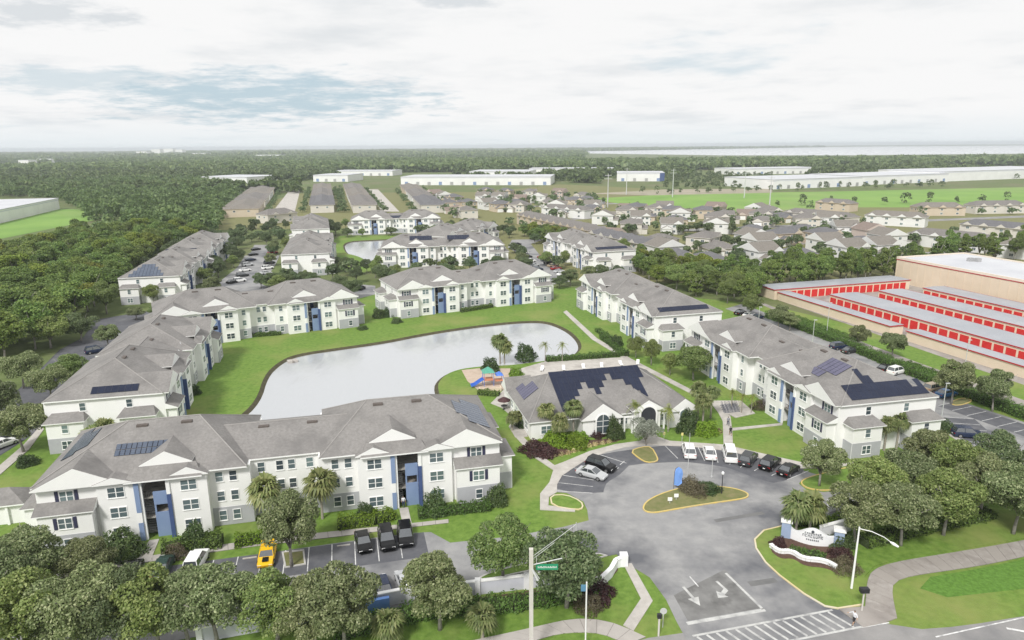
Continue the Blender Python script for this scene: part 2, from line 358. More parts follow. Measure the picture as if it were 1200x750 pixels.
def watermat(name, base, rough, sc):
    m = mat(name, base, None, rough=rough, spec=.5); t = m.node_tree; b = t.nodes['Principled BSDF']; b.inputs['IOR'].default_value = 2.5
    g = t.nodes.new('ShaderNodeNewGeometry'); mp = t.nodes.new('ShaderNodeMapping'); mp.inputs['Scale'].default_value = (1,.35,1); mp.inputs['Rotation'].default_value = (0,0,R(20)); n1_ = t.nodes.new('ShaderNodeTexNoise'); n1_.inputs['Scale'].default_value = sc; n1_.inputs['Detail'].default_value = 6
    t.links.new(g.outputs['Position'], mp.inputs[0]); t.links.new(mp.outputs[0], n1_.inputs['Vector'])
    bp = t.nodes.new('ShaderNodeBump'); bp.inputs['Strength'].default_value = .55; bp.inputs['Distance'].default_value = .12; t.links.new(n1_.outputs[0], bp.inputs['Height']); t.links.new(bp.outputs[0], b.inputs['Normal'])
    n3_ = t.nodes.new('ShaderNodeTexNoise'); n3_.inputs['Scale'].default_value = sc*.22; n3_.inputs['Detail'].default_value = 3; t.links.new(mp.outputs[0], n3_.inputs['Vector']); b3 = t.nodes.new('ShaderNodeBump'); b3.inputs['Strength'].default_value = .3; b3.inputs['Distance'].default_value = .3; t.links.new(n3_.outputs[0], b3.inputs['Height']); t.links.new(b3.outputs[0], bp.inputs['Normal'])
    n2_ = t.nodes.new('ShaderNodeTexNoise'); n2_.inputs['Scale'].default_value = .05; n2_.inputs['Detail'].default_value = 5; t.links.new(mp.outputs[0], n2_.inputs['Vector'])
    mr = t.nodes.new('ShaderNodeMapRange'); mr.inputs[1].default_value = .35; mr.inputs[2].default_value = .65; mr.inputs[3].default_value = rough*.5; mr.inputs[4].default_value = rough*2.2; t.links.new(n2_.outputs[0], mr.inputs[0]); t.links.new(mr.outputs[0], b.inputs['Roughness'])
watermat('water', (.41,.425,.445), .06, 1.1)
watermat('lake_water', (.55,.57,.59), .2, .05)
mat('asphalt_seal', (.085,.087,.10), (.125,.127,.138), .6, .8, 10, .25, 45, big=((.20,.20,.20), .09, .55, .75))
mat('slab_a', (.36,.335,.31), (.45,.42,.39), .9, .9, 8, .2, 30, objrand=(.40,.375,.35))
mat('slab_b', (.25,.225,.205), (.36,.335,.31), .8, .9, 9, .2, 30, big=((.19,.17,.155), .35, .5, .7), objrand=(.30,.275,.25))
mat('joint', (.17,.155,.14), (.22,.20,.185), 2, .95)
mat('clearing', (.20,.24,.11), (.30,.29,.19), .004, .95, 6)

mat('kerb_yellow2', (.60,.56,.47), (.58,.47,.22), .25, .85, 4)
mat('bank', (.05,.045,.025), (.09,.08,.045), 1.2, .95, 6, .5, 6)
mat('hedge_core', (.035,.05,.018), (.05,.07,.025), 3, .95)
mat('vent_brown', (.10,.085,.075), (.13,.11,.10), 2, .7)
mat('cream_cap', (.70,.62,.52), (.74,.66,.56), 1, .8)
mat('wallv0', (.62,.59,.54), (.57,.54,.49), .2, .7); mat('wallv1', (.72,.72,.71), (.66,.66,.65), .2, .7); mat('wallv2', (.52,.44,.34), (.56,.48,.38), .2, .7); mat('wallv3', (.50,.42,.37), (.54,.46,.41), .2, .7)
mat('roofv0', (.150,.138,.130), (.20,.188,.178), 1.2, .92, 8, lines=.9, bump=.25); mat('roofv1', (.165,.150,.132), (.215,.197,.177), 1.2, .92, 8, lines=.9, bump=.25); mat('roofv2', (.115,.113,.12), (.155,.153,.16), 1.2, .92, 8, lines=.9, bump=.25); mat('roofv3', (.185,.145,.125), (.235,.19,.165), 1.2, .92, 8, lines=.9, bump=.25)
leafmat('flower_leaf', [(0,(.52,.44,.20)),(.5,(.68,.58,.28)),(1,(.76,.70,.46))])
mat('sign_teal', (.09,.22,.34), (.11,.25,.38), 2, .5)
mat('sign_yellow', (.62,.56,.20), (.66,.60,.24), 2, .6)
mat('rack_blue', (.06,.075,.12), (.08,.095,.14), 2, .5)
# ================================================================ survey data in metres
APTS = [('B1',-31.9,92.4,13.6,15.7),('B2',-73.1,132.9,103.7,12.8),('B3',-68.6,184.1,27.8,12.3),('B4',-14.2,214.9,25.6,12.5),('B5',36.3,188.0,-75.2,12.9),('B6',54.3,128.7,-77.4,12.5),('B7',-29.0,293.6,7.3,12.5),('B8',-66.6,405.7,10.3,12.5),('B9',-26.6,340.5,64.0,12.5),('B12',32.0,291.2,-71.7,12.5),('B10',-84.7,290.8,103.0,12.5),('B11',-106.3,373.7,-75.0,12.5),('B13',-120.9,243.5,103.0,12.5),('B14',-133.3,294.7,103.0,12.5)]
POND = [(-50.0,128.7),(-53.9,144.4),(-54.0,153.6),(-52.1,160.4),(-42.2,165.9),(-32.5,171.1),(-22.6,179.2),(-9.4,186.9),(2.4,191.4),(9.6,191.2),(13.9,184.4),(16.6,175.5),(17.4,165.8),(15.7,159.3),(11.8,155.3),(5.8,152.8),(-0.1,150.4),(-6.8,149.9),(-12.4,147.6),(-15.1,142.4),(-15.6,135.3),(-11,118),(-22,114),(-34,111),(-45,112),(-50.5,118)]
POND2 = [(-88.4,364.6),(-72.1,370.5),(-54.8,376.6),(-36.3,375.5),(-17.5,364.0),(-18.0,330.3),(-40.1,328.6),(-49.8,313.3),(-56.2,286.0),(-62.5,290.6),(-64.2,304.2),(-71.4,316.9),(-77.3,322.4)]
DRIVE = [(17.2,59.7),(16.8,62.8),(16.5,66.3),(15.5,70.4),(13.2,73.3),(12.4,75.1),(3.8,72.0),(-4.1,69.5),(-12.1,65.4),(-24.3,63.3),(-34.4,60.3),(-45.0,58.0),(-53.4,56.1),(-60.7,65.5),(-56.6,67.4),(-52.8,70.3),(-43.3,72.6),(-31.3,75.6),(-19.5,78.7),(-13.3,80.2),(-10.6,80.4),(-7.9,77.9),(-0.4,79.2),(6.4,81.4),(9.9,83.0),(10.0,85.7),(9.7,88.0),(7.6,90.5),(6.2,90.8),(6.4,93.1),(7.3,95.8),(9.2,98.3),(11.7,101.4),(15.2,104.1),(18.4,105.8),(22.2,106.7),(26.8,106.1),(30.3,105.5),(34.6,104.0),(39.3,100.9),(43.2,97.6),(45.3,95.7),(42.5,94.1),(41.5,92.8),(41.8,91.0),(43.9,90.2),(48.5,90.9),(60.9,95.5),(73.6,101.4),(68.9,94.2),(55.9,86.8),(44.5,83.4),(36.3,82.0),(34.0,81.0),(31.9,80.2),(30.0,78.1),(29.5,76.1),(29.6,73.1),(30.3,70.5),(31.7,67.1),(33.1,64.9),(34.4,64.4),(35.6,61.6),(28.1,59.6)]
MAIN = [(-3.5,57.2),(8.1,58.3),(13.4,60.3),(17.6,61.1),(17.8,60.5),(34.4,64.5),(35.6,61.6),(38.1,62.2),(41.4,61.3),(44.6,61.6),(47.7,62.1),(53.2,63.2),(63.0,65.5),(53.5,53.9),(-3.3,51.5)]
LOT_E = [(83.2,133.1),(83.7,129.6),(84.9,126.8),(90.1,115.1),(93.3,107.7),(80.5,91.4),(68.9,94.2),(73.6,101.4),(73.5,104.0),(73.7,112.4)]
LOT_B = [(73.5,104.0),(74.4,113.5),(79.8,134.8),(77.6,156.3),(70.1,185.5),(64.0,204.2),(71.3,211.0),(74.8,195.2),(83.0,167.9),(85.8,145.8),(84.9,126.8),(90.1,115.1)]
ACCESS = [(75.5,215.7),(80.1,190.0),(85.7,161.0),(88.9,147.0),(95.0,122.0),(97.5,105.9),(100.9,110.0),(97.8,126.0),(91.0,150.7),(87.5,164.7),(81.6,194.0),(76.7,219.5)]
LOT_W = [(-82.5,96.7),(-83.0,110.9),(-83.5,116.5),(-90.9,125.0),(-95.2,142.5),(-97.8,159.5),(-102.1,179.7),(-100.7,195.6),(-102.8,205.2),(-111.2,206.6),(-120.7,196.2),(-112.5,177.4),(-111.4,165.5),(-104.5,145.6),(-98.3,125.1),(-94.9,109.4)]
LOT_M = [(-97.2,231.1),(-99.1,246.0),(-115.8,304.3),(-130.5,354.0),(-118.6,353.4),(-109.3,316.2),(-94.3,253.9),(-78.3,233.3),(-49.9,222.7),(-45.6,229.3),(-48.4,244.0),(-72.9,256.4),(-75.8,249.9),(-68.7,230.1),(-85.5,221.4)]
LOT_R = [(0.1,250.1),(12.1,241.7),(21.1,249.3),(19.9,266.8),(12.6,315.3),(9.7,349.5),(18.3,368.8),(0.3,366.4),(-1.8,338.0),(4.8,310.6),(7.5,271.2),(1.8,263.9)]
WALKS = [('path',[(-45.0,74.0),(-45.9,78.9),(-44.8,79.2),(-43.5,74.4)]),('path',[(-14.2,81.2),(-15.6,86.5),(-14.4,86.7),(-13.1,81.6)]),('path',[(12.9,73.1),(13.9,73.1),(15.0,66.1),(12.1,61.3),(11.2,62.2),(13.8,66.5)]),('path',[(37.4,64.9),(34.4,64.5),(35.6,61.6),(38.2,62.3),(39.8,63.0)]),('path',[(0.4,110.4),(3.5,102.0),(6.1,97.7),(5.3,93.7),(3.8,90.3),(3.6,85.8),(8.3,85.2),(8.4,86.2),(4.8,86.9),(5.0,89.3),(6.2,90.7),(6.4,93.1),(7.3,95.8),(9.2,98.3),(11.7,101.4),(15.2,104.1),(18.4,105.8),(22.2,106.7),(26.8,106.1),(30.3,105.5),(34.6,104.0),(39.3,100.9),(43.2,97.6),(48.1,97.7),(52.5,98.8),(53.0,99.8),(48.6,98.8),(45.0,99.5),(40.9,102.2),(35.9,105.7),(37.8,112.3),(47.3,114.6),(47.7,115.5),(38.1,113.4),(39.5,118.9),(39.1,123.2),(38.7,126.3),(34.9,135.8),(27.5,154.2),(21.7,172.0),(16.3,203.6),(15.2,201.4),(20.3,171.2),(26.3,152.9),(33.7,134.7),(37.8,125.0),(37.8,120.6),(37.4,116.5),(34.6,106.5),(26.1,108.2),(24.4,110.0),(24.4,112.2),(22.8,112.2),(22.2,109.7),(21.3,108.3),(16.9,107.0),(12.4,104.4),(7.8,100.4),(6.4,99.3),(4.3,103.3),(1.6,110.8)]),('path',[(38.6,126.8),(43.9,126.7),(44.4,120.1),(40.2,118.1),(38.7,121.5)]),('path',[(-1.5,135.0),(1.8,123.1),(2.5,110.4),(0.4,110.1),(-0.7,114.9),(0.2,118.9),(-2.1,124.0),(-4.2,126.3),(-3.4,128.6)]),('path',[(-77.9,97.5),(-79.6,106.7),(-82.7,115.3),(-84.1,116.1),(-81.7,108.4),(-80.2,100.7)]),('path',[(73.5,112.0),(73.5,103.7),(74.4,104.3),(74.5,112.7)])]
POOL_DECK = [(-0.5,145.5),(7.7,152.8),(26.7,155.6),(30.0,147.2),(18.2,142.7),(7.1,140.7),(0.8,138.7)]
PLAY = [(-11.2,147.0),(-7.7,148.1),(-0.1,147.9),(1.3,137.6),(-3.5,132.5),(-7.0,134.1),(-9.4,139.4)]
ISLE_LOOP = [(17.4,85.8),(18.2,87.7),(20.2,89.6),(23.0,91.3),(26.0,92.3),(29.4,92.2),(31.9,91.4),(33.2,90.1),(33.0,88.9),(31.8,88.2),(26.8,87.0),(21.7,85.5),(19.0,84.6),(17.8,84.9)]
ISLE_TOP = [(18.8,104.3),(21.0,105.9),(22.7,105.9),(22.9,101.4),(22.4,100.2),(20.7,99.9),(19.7,101.5)]
ISLE_LEFT = [(5.1,89.8),(7.5,90.0),(9.5,88.0),(9.6,86.1),(8.6,85.5),(5.2,86.7)]
ISLE_E = [(82.8,125.0),(87.1,127.6),(88.2,125.8),(84.9,123.6),(82.7,123.2)]
ISLE_R = [(45.2,95.5),(52.1,98.5),(57.0,97.8),(58.3,95.5),(48.6,91.1),(44.0,90.4),(42.0,91.2),(41.6,92.8),(42.6,94.1)]
ISLE_P = [(-26.9,72.7),(-28.3,76.0),(-25.7,76.5),(-24.6,73.4)]
ISLE_P2 = [(-53.0,67.0),(-54.3,69.6),(-51.2,70.6),(-49.9,67.6)]
ISLE_Q = [(-4.1,70.8),(-0.2,72.7),(3.9,74.3),(10.1,75.4),(11.7,74.5),(3.8,72.4),(-3.6,69.8)]
SWALE = [(45.0,68.0),(47.4,70.1),(53.0,71.4),(60.4,73.4),(70.7,76.1),(66.4,70.9),(56.4,67.8),(47.1,66.4)]
ENTRY = [(30.0,78.1),(31.9,80.2),(34.0,81.0),(36.2,81.9),(44.4,83.3),(55.9,86.7),(68.9,94.1),(80.5,91.4),(75.9,81.2),(63.4,77.6),(54.4,75.4),(45.5,73.4),(42.1,72.0),(40.1,70.1),(37.3,65.1),(34.4,64.5),(33.1,64.9),(31.7,67.1),(30.3,70.5),(29.6,73.1),(29.5,76.1)]
WALL_S = [(-31.4,60.3),(-22.8,62.7),(-15.7,65.1),(-11.4,66.5),(-4.0,67.6),(1.4,68.6),(6.5,69.7)]
ENTRY_WALL_L = [(12.9,72.9),(11.9,72.3),(11.1,70.6),(9.9,69.0),(9.0,68.4)]
SIGN = [(34.3,78.5),(39.5,76.4)]
SIGN_BACK = [(38.2,78.1),(42.9,80.0)]
RETAIN = [(31.4,76.3),(31.9,74.8),(33.5,75.0),(34.1,73.3),(36.5,73.0),(37.4,71.6)]
POLES = {'utility': (1.6,57.2),'sign_arm': (8.2,77.0),'whitepole': (7.0,59.2),'lamp': (37.4,68.0),'box': (36.7,64.2),'islandlamp': (29.4,89.9),'flag': (23.0,91.5),'sign1': (15.2,61.9),'sign2': (14.5,60.6),'light_pole': (25.6,94.1),'light_pole2': (29.4,94.9)}
CARS = [('suv','black',13.4,98.1,-38.0,'black station wagon parked beside the silver sedan by the clubhouse'),('sedan','silver',11.7,95.5,-33.0,'silver sedan parked next to the black station wagon'),('suv','white',28.0,103.1,83.0,'white hatchback parked nearest the clubhouse island'),('sedan','white',31.1,102.4,82.0,'white sedan parked between a white hatchback and a white van'),('van','white',34.1,101.7,79.0,'white van with dark rear window at the clubhouse path'),('suv','grey',36.5,100.0,55.0,'dark grey SUV parked beside the white van'),('suv','black',39.3,98.4,48.0,'black SUV parked between a grey SUV and a dark coupe'),('sedan','black',41.3,96.3,44.0,'low black coupe at the end of the clubhouse row'),('suv','black',-44.0,71.3,106.0,'black SUV parked in front of the breezeway under the oaks'),('sedan','green',-41.0,72.5,102.0,'dark green sedan half hidden by the oak leaves'),('suv','white',-37.5,73.4,96.0,'white SUV parked beside the oak shaded stalls'),('sport','yellow',-29.6,74.7,-78.0,'yellow sports car with a rear wing'),('sedan','black',-18.6,77.4,-71.0,'black sedan parked facing out beside two black SUVs'),('suv','black',-15.8,77.9,-74.0,'glossy black SUV parked between two black cars'),('suv','black',-13.6,78.7,-78.0,'black crossover parked last before the grass strip'),('suv','white',-57.1,68.7,93.0,'white SUV parked beneath the big oak at the lot corner'),('sedan','navy',-14.6,68.2,111.0,'navy sedan parked against the perimeter wall'),('sedan','silver',-12.2,69.1,110.0,'silver sedan parked against the perimeter wall'),('suv','navy',76.2,109.0,-11.0,'dark blue hatchback alone beside the apartment end wall'),('sedan','blue',84.3,128.4,21.0,'blue sedan beside the tree island'),('suv','tan',83.7,131.4,24.0,'tan SUV behind the blue sedan'),('suv','navy',78.5,161.2,17.0,'dark blue SUV parked at the hedge behind the apartments'),('sedan','grey',79.6,158.0,24.0,'grey sedan parked at the hedge behind the apartments'),('sedan','black',80.8,144.5,35.0,'black sedan parked at the hedge near the solar roof'),('suv','white',82.2,142.4,29.0,'white SUV parked at the hedge near the solar roof'),('sedan','black',66.3,197.1,38.0,'black sedan behind the apartment gable by the hedge'),('sedan','white',67.7,193.9,37.0,'white sedan between two dark cars by the hedge'),('sedan','navy',69.2,191.3,41.0,'navy sedan behind the apartment gable by the hedge'),('sedan','black',-88.8,118.8,62.0,'black sedan in the west lot under the oak'),('suv','white',-86.6,114.1,57.0,'white SUV in the west lot under the oak'),('sedan','grey',-85.8,111.2,54.0,'grey sedan in the west lot under the oak'),('sedan','white',-84.7,108.0,67.0,'white sedan in the west lot nearest the lawn'),('suv','navy',-100.8,162.7,42.0,'dark SUV parked behind the apartments at the woods'),('sedan','silver',-103.9,176.4,68.0,'silver car parked behind the apartments at the woods')]
FARCARS = [('suv','white',-100.0,253.3,40.0),('suv','grey',-103.0,264.1,41.0),('sedan','white',-106.3,275.9,42.0),('suv','silver',-109.9,288.6,44.0),('sedan','navy',-113.8,302.6,46.0),('sedan','black',-118.1,317.9,47.0),('sedan','black',-122.8,334.8,49.0),('sedan','silver',-95.6,268.9,41.0),('suv','white',-98.9,280.7,42.0),('suv','grey',-102.5,293.5,44.0),('sedan','white',-106.4,307.5,45.0),('suv','red',-110.7,322.8,47.0),('sedan','black',-115.4,339.6,49.0),('sedan','black',2.8,345.2,40.0),('sedan','red',4.3,330.5,39.0),('sedan','white',5.7,317.0,38.0),('suv','grey',6.9,304.4,36.0),('suv','white',8.1,292.8,35.0),('sedan','silver',9.2,282.0,34.0),('suv','navy',10.2,272.0,33.0),('sedan','black',11.2,262.6,32.0),('sedan','red',13.5,304.1,33.0),('sedan','navy',14.6,296.1,32.0),('suv','black',15.6,288.5,31.0),('sedan','tan',16.7,281.3,31.0),('sedan','red',17.6,274.4,30.0),('sedan','silver',18.5,267.8,29.0),('sedan','white',19.4,261.6,29.0),('suv','black',-72.6,245.8,41.0),('sedan','silver',-68.8,235.8,61.0),('sedan','black',-52.1,237.4,79.0),('sedan','black',-101.8,250.9,64.0)]
TREES = [('oak',-53.3,67.6,5.2,8.5,'spreading oak at the corner of the lot by the kiosk'),('oak',-47.7,69.1,3.6,6.5,'oak between the corner oak and the shuttered apartment end'),('oak',-26.2,73.1,4.6,9.8,'oak in the parking island beside the yellow sports car'),('oak2',-46.2,57.3,5.0,9.6,'oak along the perimeter wall at the far end of the row of oaks'),('oak',-41.1,58.4,5.0,9.6,'bushy oak behind the perimeter wall across from the black SUV'),('oak2',-35.1,59.1,4.9,9.2,'oak behind the perimeter wall across from the dark green sedan'),('oak',-29.5,59.8,4.8,8.8,'oak behind the perimeter wall across from the white SUV'),('oak2',-23.7,60.2,4.4,8.0,'oak over the perimeter wall across from the yellow sports car'),('oak',-16.8,59.5,4.5,8.8,'pale trunked oak in the verge before the blue wall panel'),('oak',-19.6,59.2,4.2,7.4,'low oak between the pale trunked verge oak and its neighbour'),('oakd',-38.1,58.8,4.4,9.0,'darker oak squeezed between two oaks behind the perimeter wall'),('oak',-43.5,57.6,4.6,9.2,'oak next to the bushy oak behind the perimeter wall'),('oak',-32.3,59.7,4.4,8.8,'oak between two light oaks behind the perimeter wall'),('oak',-53.2,62.7,4.8,9.0,'oak beside the far end of the perimeter wall by the kiosk'),('oak',-7.6,61.8,4.6,8.8,'silvery oak standing in the mulch strip outside the wall'),('oak2',-1.2,69.5,4.6,8.2,'oak in the lot island inside the perimeter wall'),('oakd',5.6,65.2,4.9,9.6,'dark full oak beside the hanging street name sign'),('oak',44.1,92.0,4.0,7.4,'oak on the lawn corner at the clubhouse lot exit'),('oak',42.2,77.3,4.6,8.6,'oak beside the entrance sign wall'),('oak',47.4,76.4,4.4,8.4,'oak in the verge between the sign wall and the walkway bend'),('oak2',54.0,78.7,4.6,8.8,'oak in the verge in front of the white wall gap'),('oak',53.0,85.7,4.5,8.6,'oak inside the wall behind the verge oaks'),('oak2',61.3,88.0,4.6,9.0,'oak inside the wall before the apartment end'),('oak2',47.4,83.3,4.4,8.4,'light oak at the back of the entrance sign wall'),('oak',60.5,92.2,4.6,9,'oak against the lot east of the solar apartments'),('oak',61.5,83.1,4.5,8.8,'oak in front of the white wall panel'),('oak',62.9,78.9,4.8,9.6,'pale trunked oak beside the white perimeter wall'),('oakd',71.1,82.1,5.0,9.6,'dark oak beyond the pale trunked oak'),('oakd',68.8,90.3,4.6,9.2,'dark oak behind the white perimeter wall by the lot'),('oak',82.8,124.1,4.4,9.0,'oak in the yellow kerbed island by the blue sedan'),('oak',88.1,120.5,4.2,8.6,'oak rising out of the hedge beside the storage units'),('oak',87.0,153.4,3.4,6.5,'oak by the access road opposite the storage gate'),('oak',83.2,161.8,3.0,6.0,'small oak by the access road beside the storage wall'),('oak',71.2,180.8,3.8,7.0,'oak at the storage corner by the access road'),('oak2',68.0,193.4,3.6,6.8,'oak behind the apartments near the storage corner'),('oak',73.1,178.1,3.0,5.5,'low oak leaning over the access road'),('myrtle',21.9,106.6,2.9,4.8,'silvery multi stemmed small tree before the clubhouse entry'),('oak2',37.8,138.9,4.8,7.4,'oak on the courtyard lawn between two apartment blocks'),('oak2',28.6,154.9,2.6,5.5,'light green tree behind the clubhouse roof'),('oak2',33.7,142.4,2.4,5.0,'light green tree beside the courtyard walk'),('oak2',31.1,149.6,2.6,6.0,'light green tree at the gable of the pond side apartments'),('oak',-79.8,105.7,4.8,8.5,'oak at the west lot beside the kiosk lawn'),('oak',-91.5,116.7,5,9,'oak in the west lot near the woods'),('oak',-90.5,129.5,4.4,7.5,'pale oak along the west lot beside the apartment roof'),('oak2',-90.9,137.0,4.2,7.2,'light oak along the west lot behind the apartment ridge'),('oak',-101.1,137.2,4.6,8.2,'rounded oak between the woods and the west lot'),('oak',-99.9,166.7,3.6,6.2,'oak in the lot behind the apartment valley roof'),('oak2',-114.5,167.1,5.5,8.5,'broad oak at the edge of the woods by the lot'),('oakd',-110.7,173.3,5.0,8,'dark oak at the edge of the woods by the silver car'),('oak2',-121.1,203.6,5.4,10,'pale trunked tree by the gabled apartment end'),('oak2',-103.5,198.8,3.0,4,'low bright tree at the lot corner by the gabled end'),('oak',-108.2,195.8,3.0,4,'low tree beside the lot at the gabled end'),('oak2',-113.9,217.3,3.4,6.5,'bright tree against the gabled apartment end'),('oak',-100.7,231.3,4,6.5,'oak at the end of the middle lot'),('oak2',-111.3,249.7,4,6.5,'tree by the side of the gabled apartments'),('oakd',-118.7,276.6,4,7,'tree halfway along the gabled apartments'),('oakd',-123.4,304.7,5,8,'dark tree on the middle lot'),('oakd',-139.4,351.4,5,8.5,'dark tree at the far end of the middle lot'),('oakd',-111.9,263.2,4,7,'tree between lot cars and the gabled apartments'),('oakd',-87.9,241.0,3.4,5.6,'dark oak in the row behind the pond side apartment ridge'),('oakd',-85.4,242.4,3.4,5.6,'dark oak in the row behind the pond side apartment ridge'),('oakd',-82.8,243.8,3.4,5.6,'dark oak in the row behind the pond side apartment ridge'),('oakd',-78.8,240.6,3.4,5.6,'dark oak in the row behind the pond side apartment ridge'),('oakd',-76.3,242.0,3.4,5.6,'dark oak in the row behind the pond side apartment ridge'),('oakd',-73.7,243.5,3.4,5.6,'dark oak in the row behind the pond side apartment ridge'),('oakd',-69.8,240.3,3.4,5.6,'dark oak in the row behind the pond side apartment ridge'),('oak',-99.9,288.0,3.4,6,'pale oak in the middle lot island'),('oak',-109.4,321.4,3.6,7,'pale oak beside the breezeway in the middle lot'),('oakd',-122.8,350.5,3.4,7,'round dark tree before the middle breezeway'),('oak2',-73.8,248.2,2.6,5.4,'bright small tree at the short apartment end'),('oakd',-58.3,229.7,4.2,7,'dark oak between two pond side apartments'),('oakd',-52.2,222.8,4.0,6.6,'dark round tree by the small lot'),('oakd',-69.3,274.5,3.0,6.0,'dark bush like tree at the back pond'),('oakd',-56.6,270.1,3.0,5.8,'dark tree at the apartment end by the back pond'),('oak2',-26.4,265.1,2.6,6.0,'green tree in front of the back apartments'),('oak',-45.7,255.3,3,4.5,'low oak behind the pond side roof'),('oak',-19.1,259.4,3,4.5,'low oak before the back breezeway'),('oakd',-98.2,390.2,5,8,'round dark tree at the head of the back pond'),('oak',0.1,264.0,4,6.5,'pale oak by the east side lot'),('oak',4.4,283.3,3.4,6,'pale oak in the east side lot row'),('oak2',14.1,282.9,3.6,6.5,'light green oak before the east side breezeway'),('oak2',21.8,282.5,3.0,6.5,'round tree against the east side apartments'),('oak',20.5,241.4,4.0,6.5,'pale oak at the lot by the courtyard apartments'),('oak',27.9,249.0,3.6,6.0,'pale oak behind the courtyard apartments'),('oakd',32.5,248.9,3.6,6.6,'dark oak before the east side apartments'),('oakd',38.2,245.4,3.8,6.8,'dark oak at the east side apartment end'),('oakd',16.3,237.0,3.4,4.8,'dark low oak at the lawn end of the lot')]
PALMS = [('palm',5.6,110.3,5.0,1.9,'tall cabbage palm of the bed trio beside the patio'),('palm',7.8,107.5,4.0,1.9,'shortest cabbage palm of the trio at the clubhouse bed'),('palm',10.3,111.0,5.2,1.9,'tall cabbage palm of the bed trio beside the arched window'),('palm',33.1,113.9,5.0,2.0,'cabbage palm of the corner trio beside the lime shrub'),('palm',33.0,117.0,6.0,2.0,'tallest cabbage palm of the trio at the clubhouse corner'),('palm',35.7,118.2,5.0,1.8,'cabbage palm of the corner trio beside the bench pad'),('slim',26.7,112.1,4.4,1.4,'slender yellow green palm beside the clubhouse window'),('slim',20.8,112.6,5.0,1.4,'slender yellow green palm beside the clubhouse arch'),('palm',-2.8,153.0,5.0,2.5,'taller of the two cabbage palms at the playground'),('palm',-1.8,153.0,4.0,2.3,'shorter of the two cabbage palms at the playground'),('slim',7.5,152.8,4.2,1.3,'thin pool palm beside the round shrub'),('slim',11.4,152.7,4.2,1.3,'thin pool palm nearest the pond corner'),('palm',35.5,78.9,4.4,2.5,'cabbage palm behind the entrance sign'),('palm',37.4,79.3,4.2,2.4,'cabbage palm with drooping fronds beside the entrance sign palm'),('palm',59.6,103.9,4.6,1.9,'shorter cabbage palm at the solar apartment end wall'),('palm',61.9,104.5,5.0,1.9,'taller cabbage palm at the solar apartment end wall'),('slim',40.7,122.3,3.6,1.1,'small palm by the bench pad nearest the walk'),('slim',42.0,120.5,3.4,1.1,'small palm in the middle by the bench pad'),('slim',43.8,120.5,3.4,1.1,'small palm at the breezeway bay'),('palm',-31.9,82.1,5.4,2.7,'cabbage palm against the long front apartment wall'),('palm',-25.4,84.0,5.4,2.7,'cabbage palm by the recessed wall of the long apartments'),('palm',-66.2,102.3,4.2,2.4,'cabbage palm between the two west apartment blocks'),('palm',-65.0,104.2,4.6,2.4,'cabbage palm before the west apartment end window'),('palm',-3.2,60.5,2.6,1.9,'low fan palm in the mulch strip by the silvery oak'),('palm',-12.5,59.7,2.6,2.0,'low fan palm at the end of the blue wall panel'),('palm',-0.1,113.0,2.6,1.4,'small fan palm on the lawn beside the clubhouse walk'),('palm',0.9,114.9,2.2,1.2,'small bushy palm by the patio table')]
BELT = [(5.9,380.3),(18.7,375.8),(32.7,330.4),(46.5,313.6),(57.8,274.8),(66.5,268.6),(80.8,260.6),(86.2,238.9),(82.6,224.6),(69.0,204.1),(64.8,216.1),(56.3,225.6),(49.3,235.8),(49.4,265.6),(37.3,301.8),(17.1,342.9)]
BELT2 = [(84.1,228.7),(118.9,239.1),(141.5,247.8),(152.6,257.6),(159.9,272.3),(129.9,262.2),(94.2,253.1)]
BELT3 = [(150,262),(152,275),(235,320),(245,305)]
WOODS = [(-222.7,273.3),(-219.7,332.3),(-230.1,398.2),(-218.2,450.0),(-187.5,458.0),(-169.6,398.4),(-164.6,340.7),(-157.5,299.4),(-147.2,264.7),(-131.2,223.0),(-123.2,196.3),(-118.5,175.1),(-117.1,158.6),(-123.5,146.1)]
WOODS2 = [(-576.4,727.3),(-529.0,734.5),(-423.6,667.3),(-275.5,464.0),(-263.8,463.2),(-187.5,458.0),(-222.4,545.7),(-315.9,838.8),(-443.5,990.8),(-636.7,1066.8),(-823.9,1045.0)]
FIELD_L = [(-275.7,352.5),(-282.3,386.2),(-285.4,435.4),(-287.4,486.7),(-336.8,570.1),(-371.1,580.8),(-340.7,468.6),(-327.0,420.4)]
FIELD_R = [(71.3,649.8),(133.5,688.3),(241.4,713.8),(351.2,727.9),(623.5,785.1),(464.1,581.4),(325.0,536.3),(262.7,541.8),(189.0,518.9),(134.7,503.2),(106.6,547.7)]
VACANT = [(78.8,719.2),(169.5,779.0),(286.9,780.0),(262.0,711.5),(133.5,688.3)]
LAKE = [(-244.2,5344.2),(489.4,4064.7),(915.9,3066.6),(1369.1,2870.3),(2344.7,2983.8),(7344.6,9371.0),(4408.4,9267.0),(2115.7,7097.5),(992.0,5913.6)]
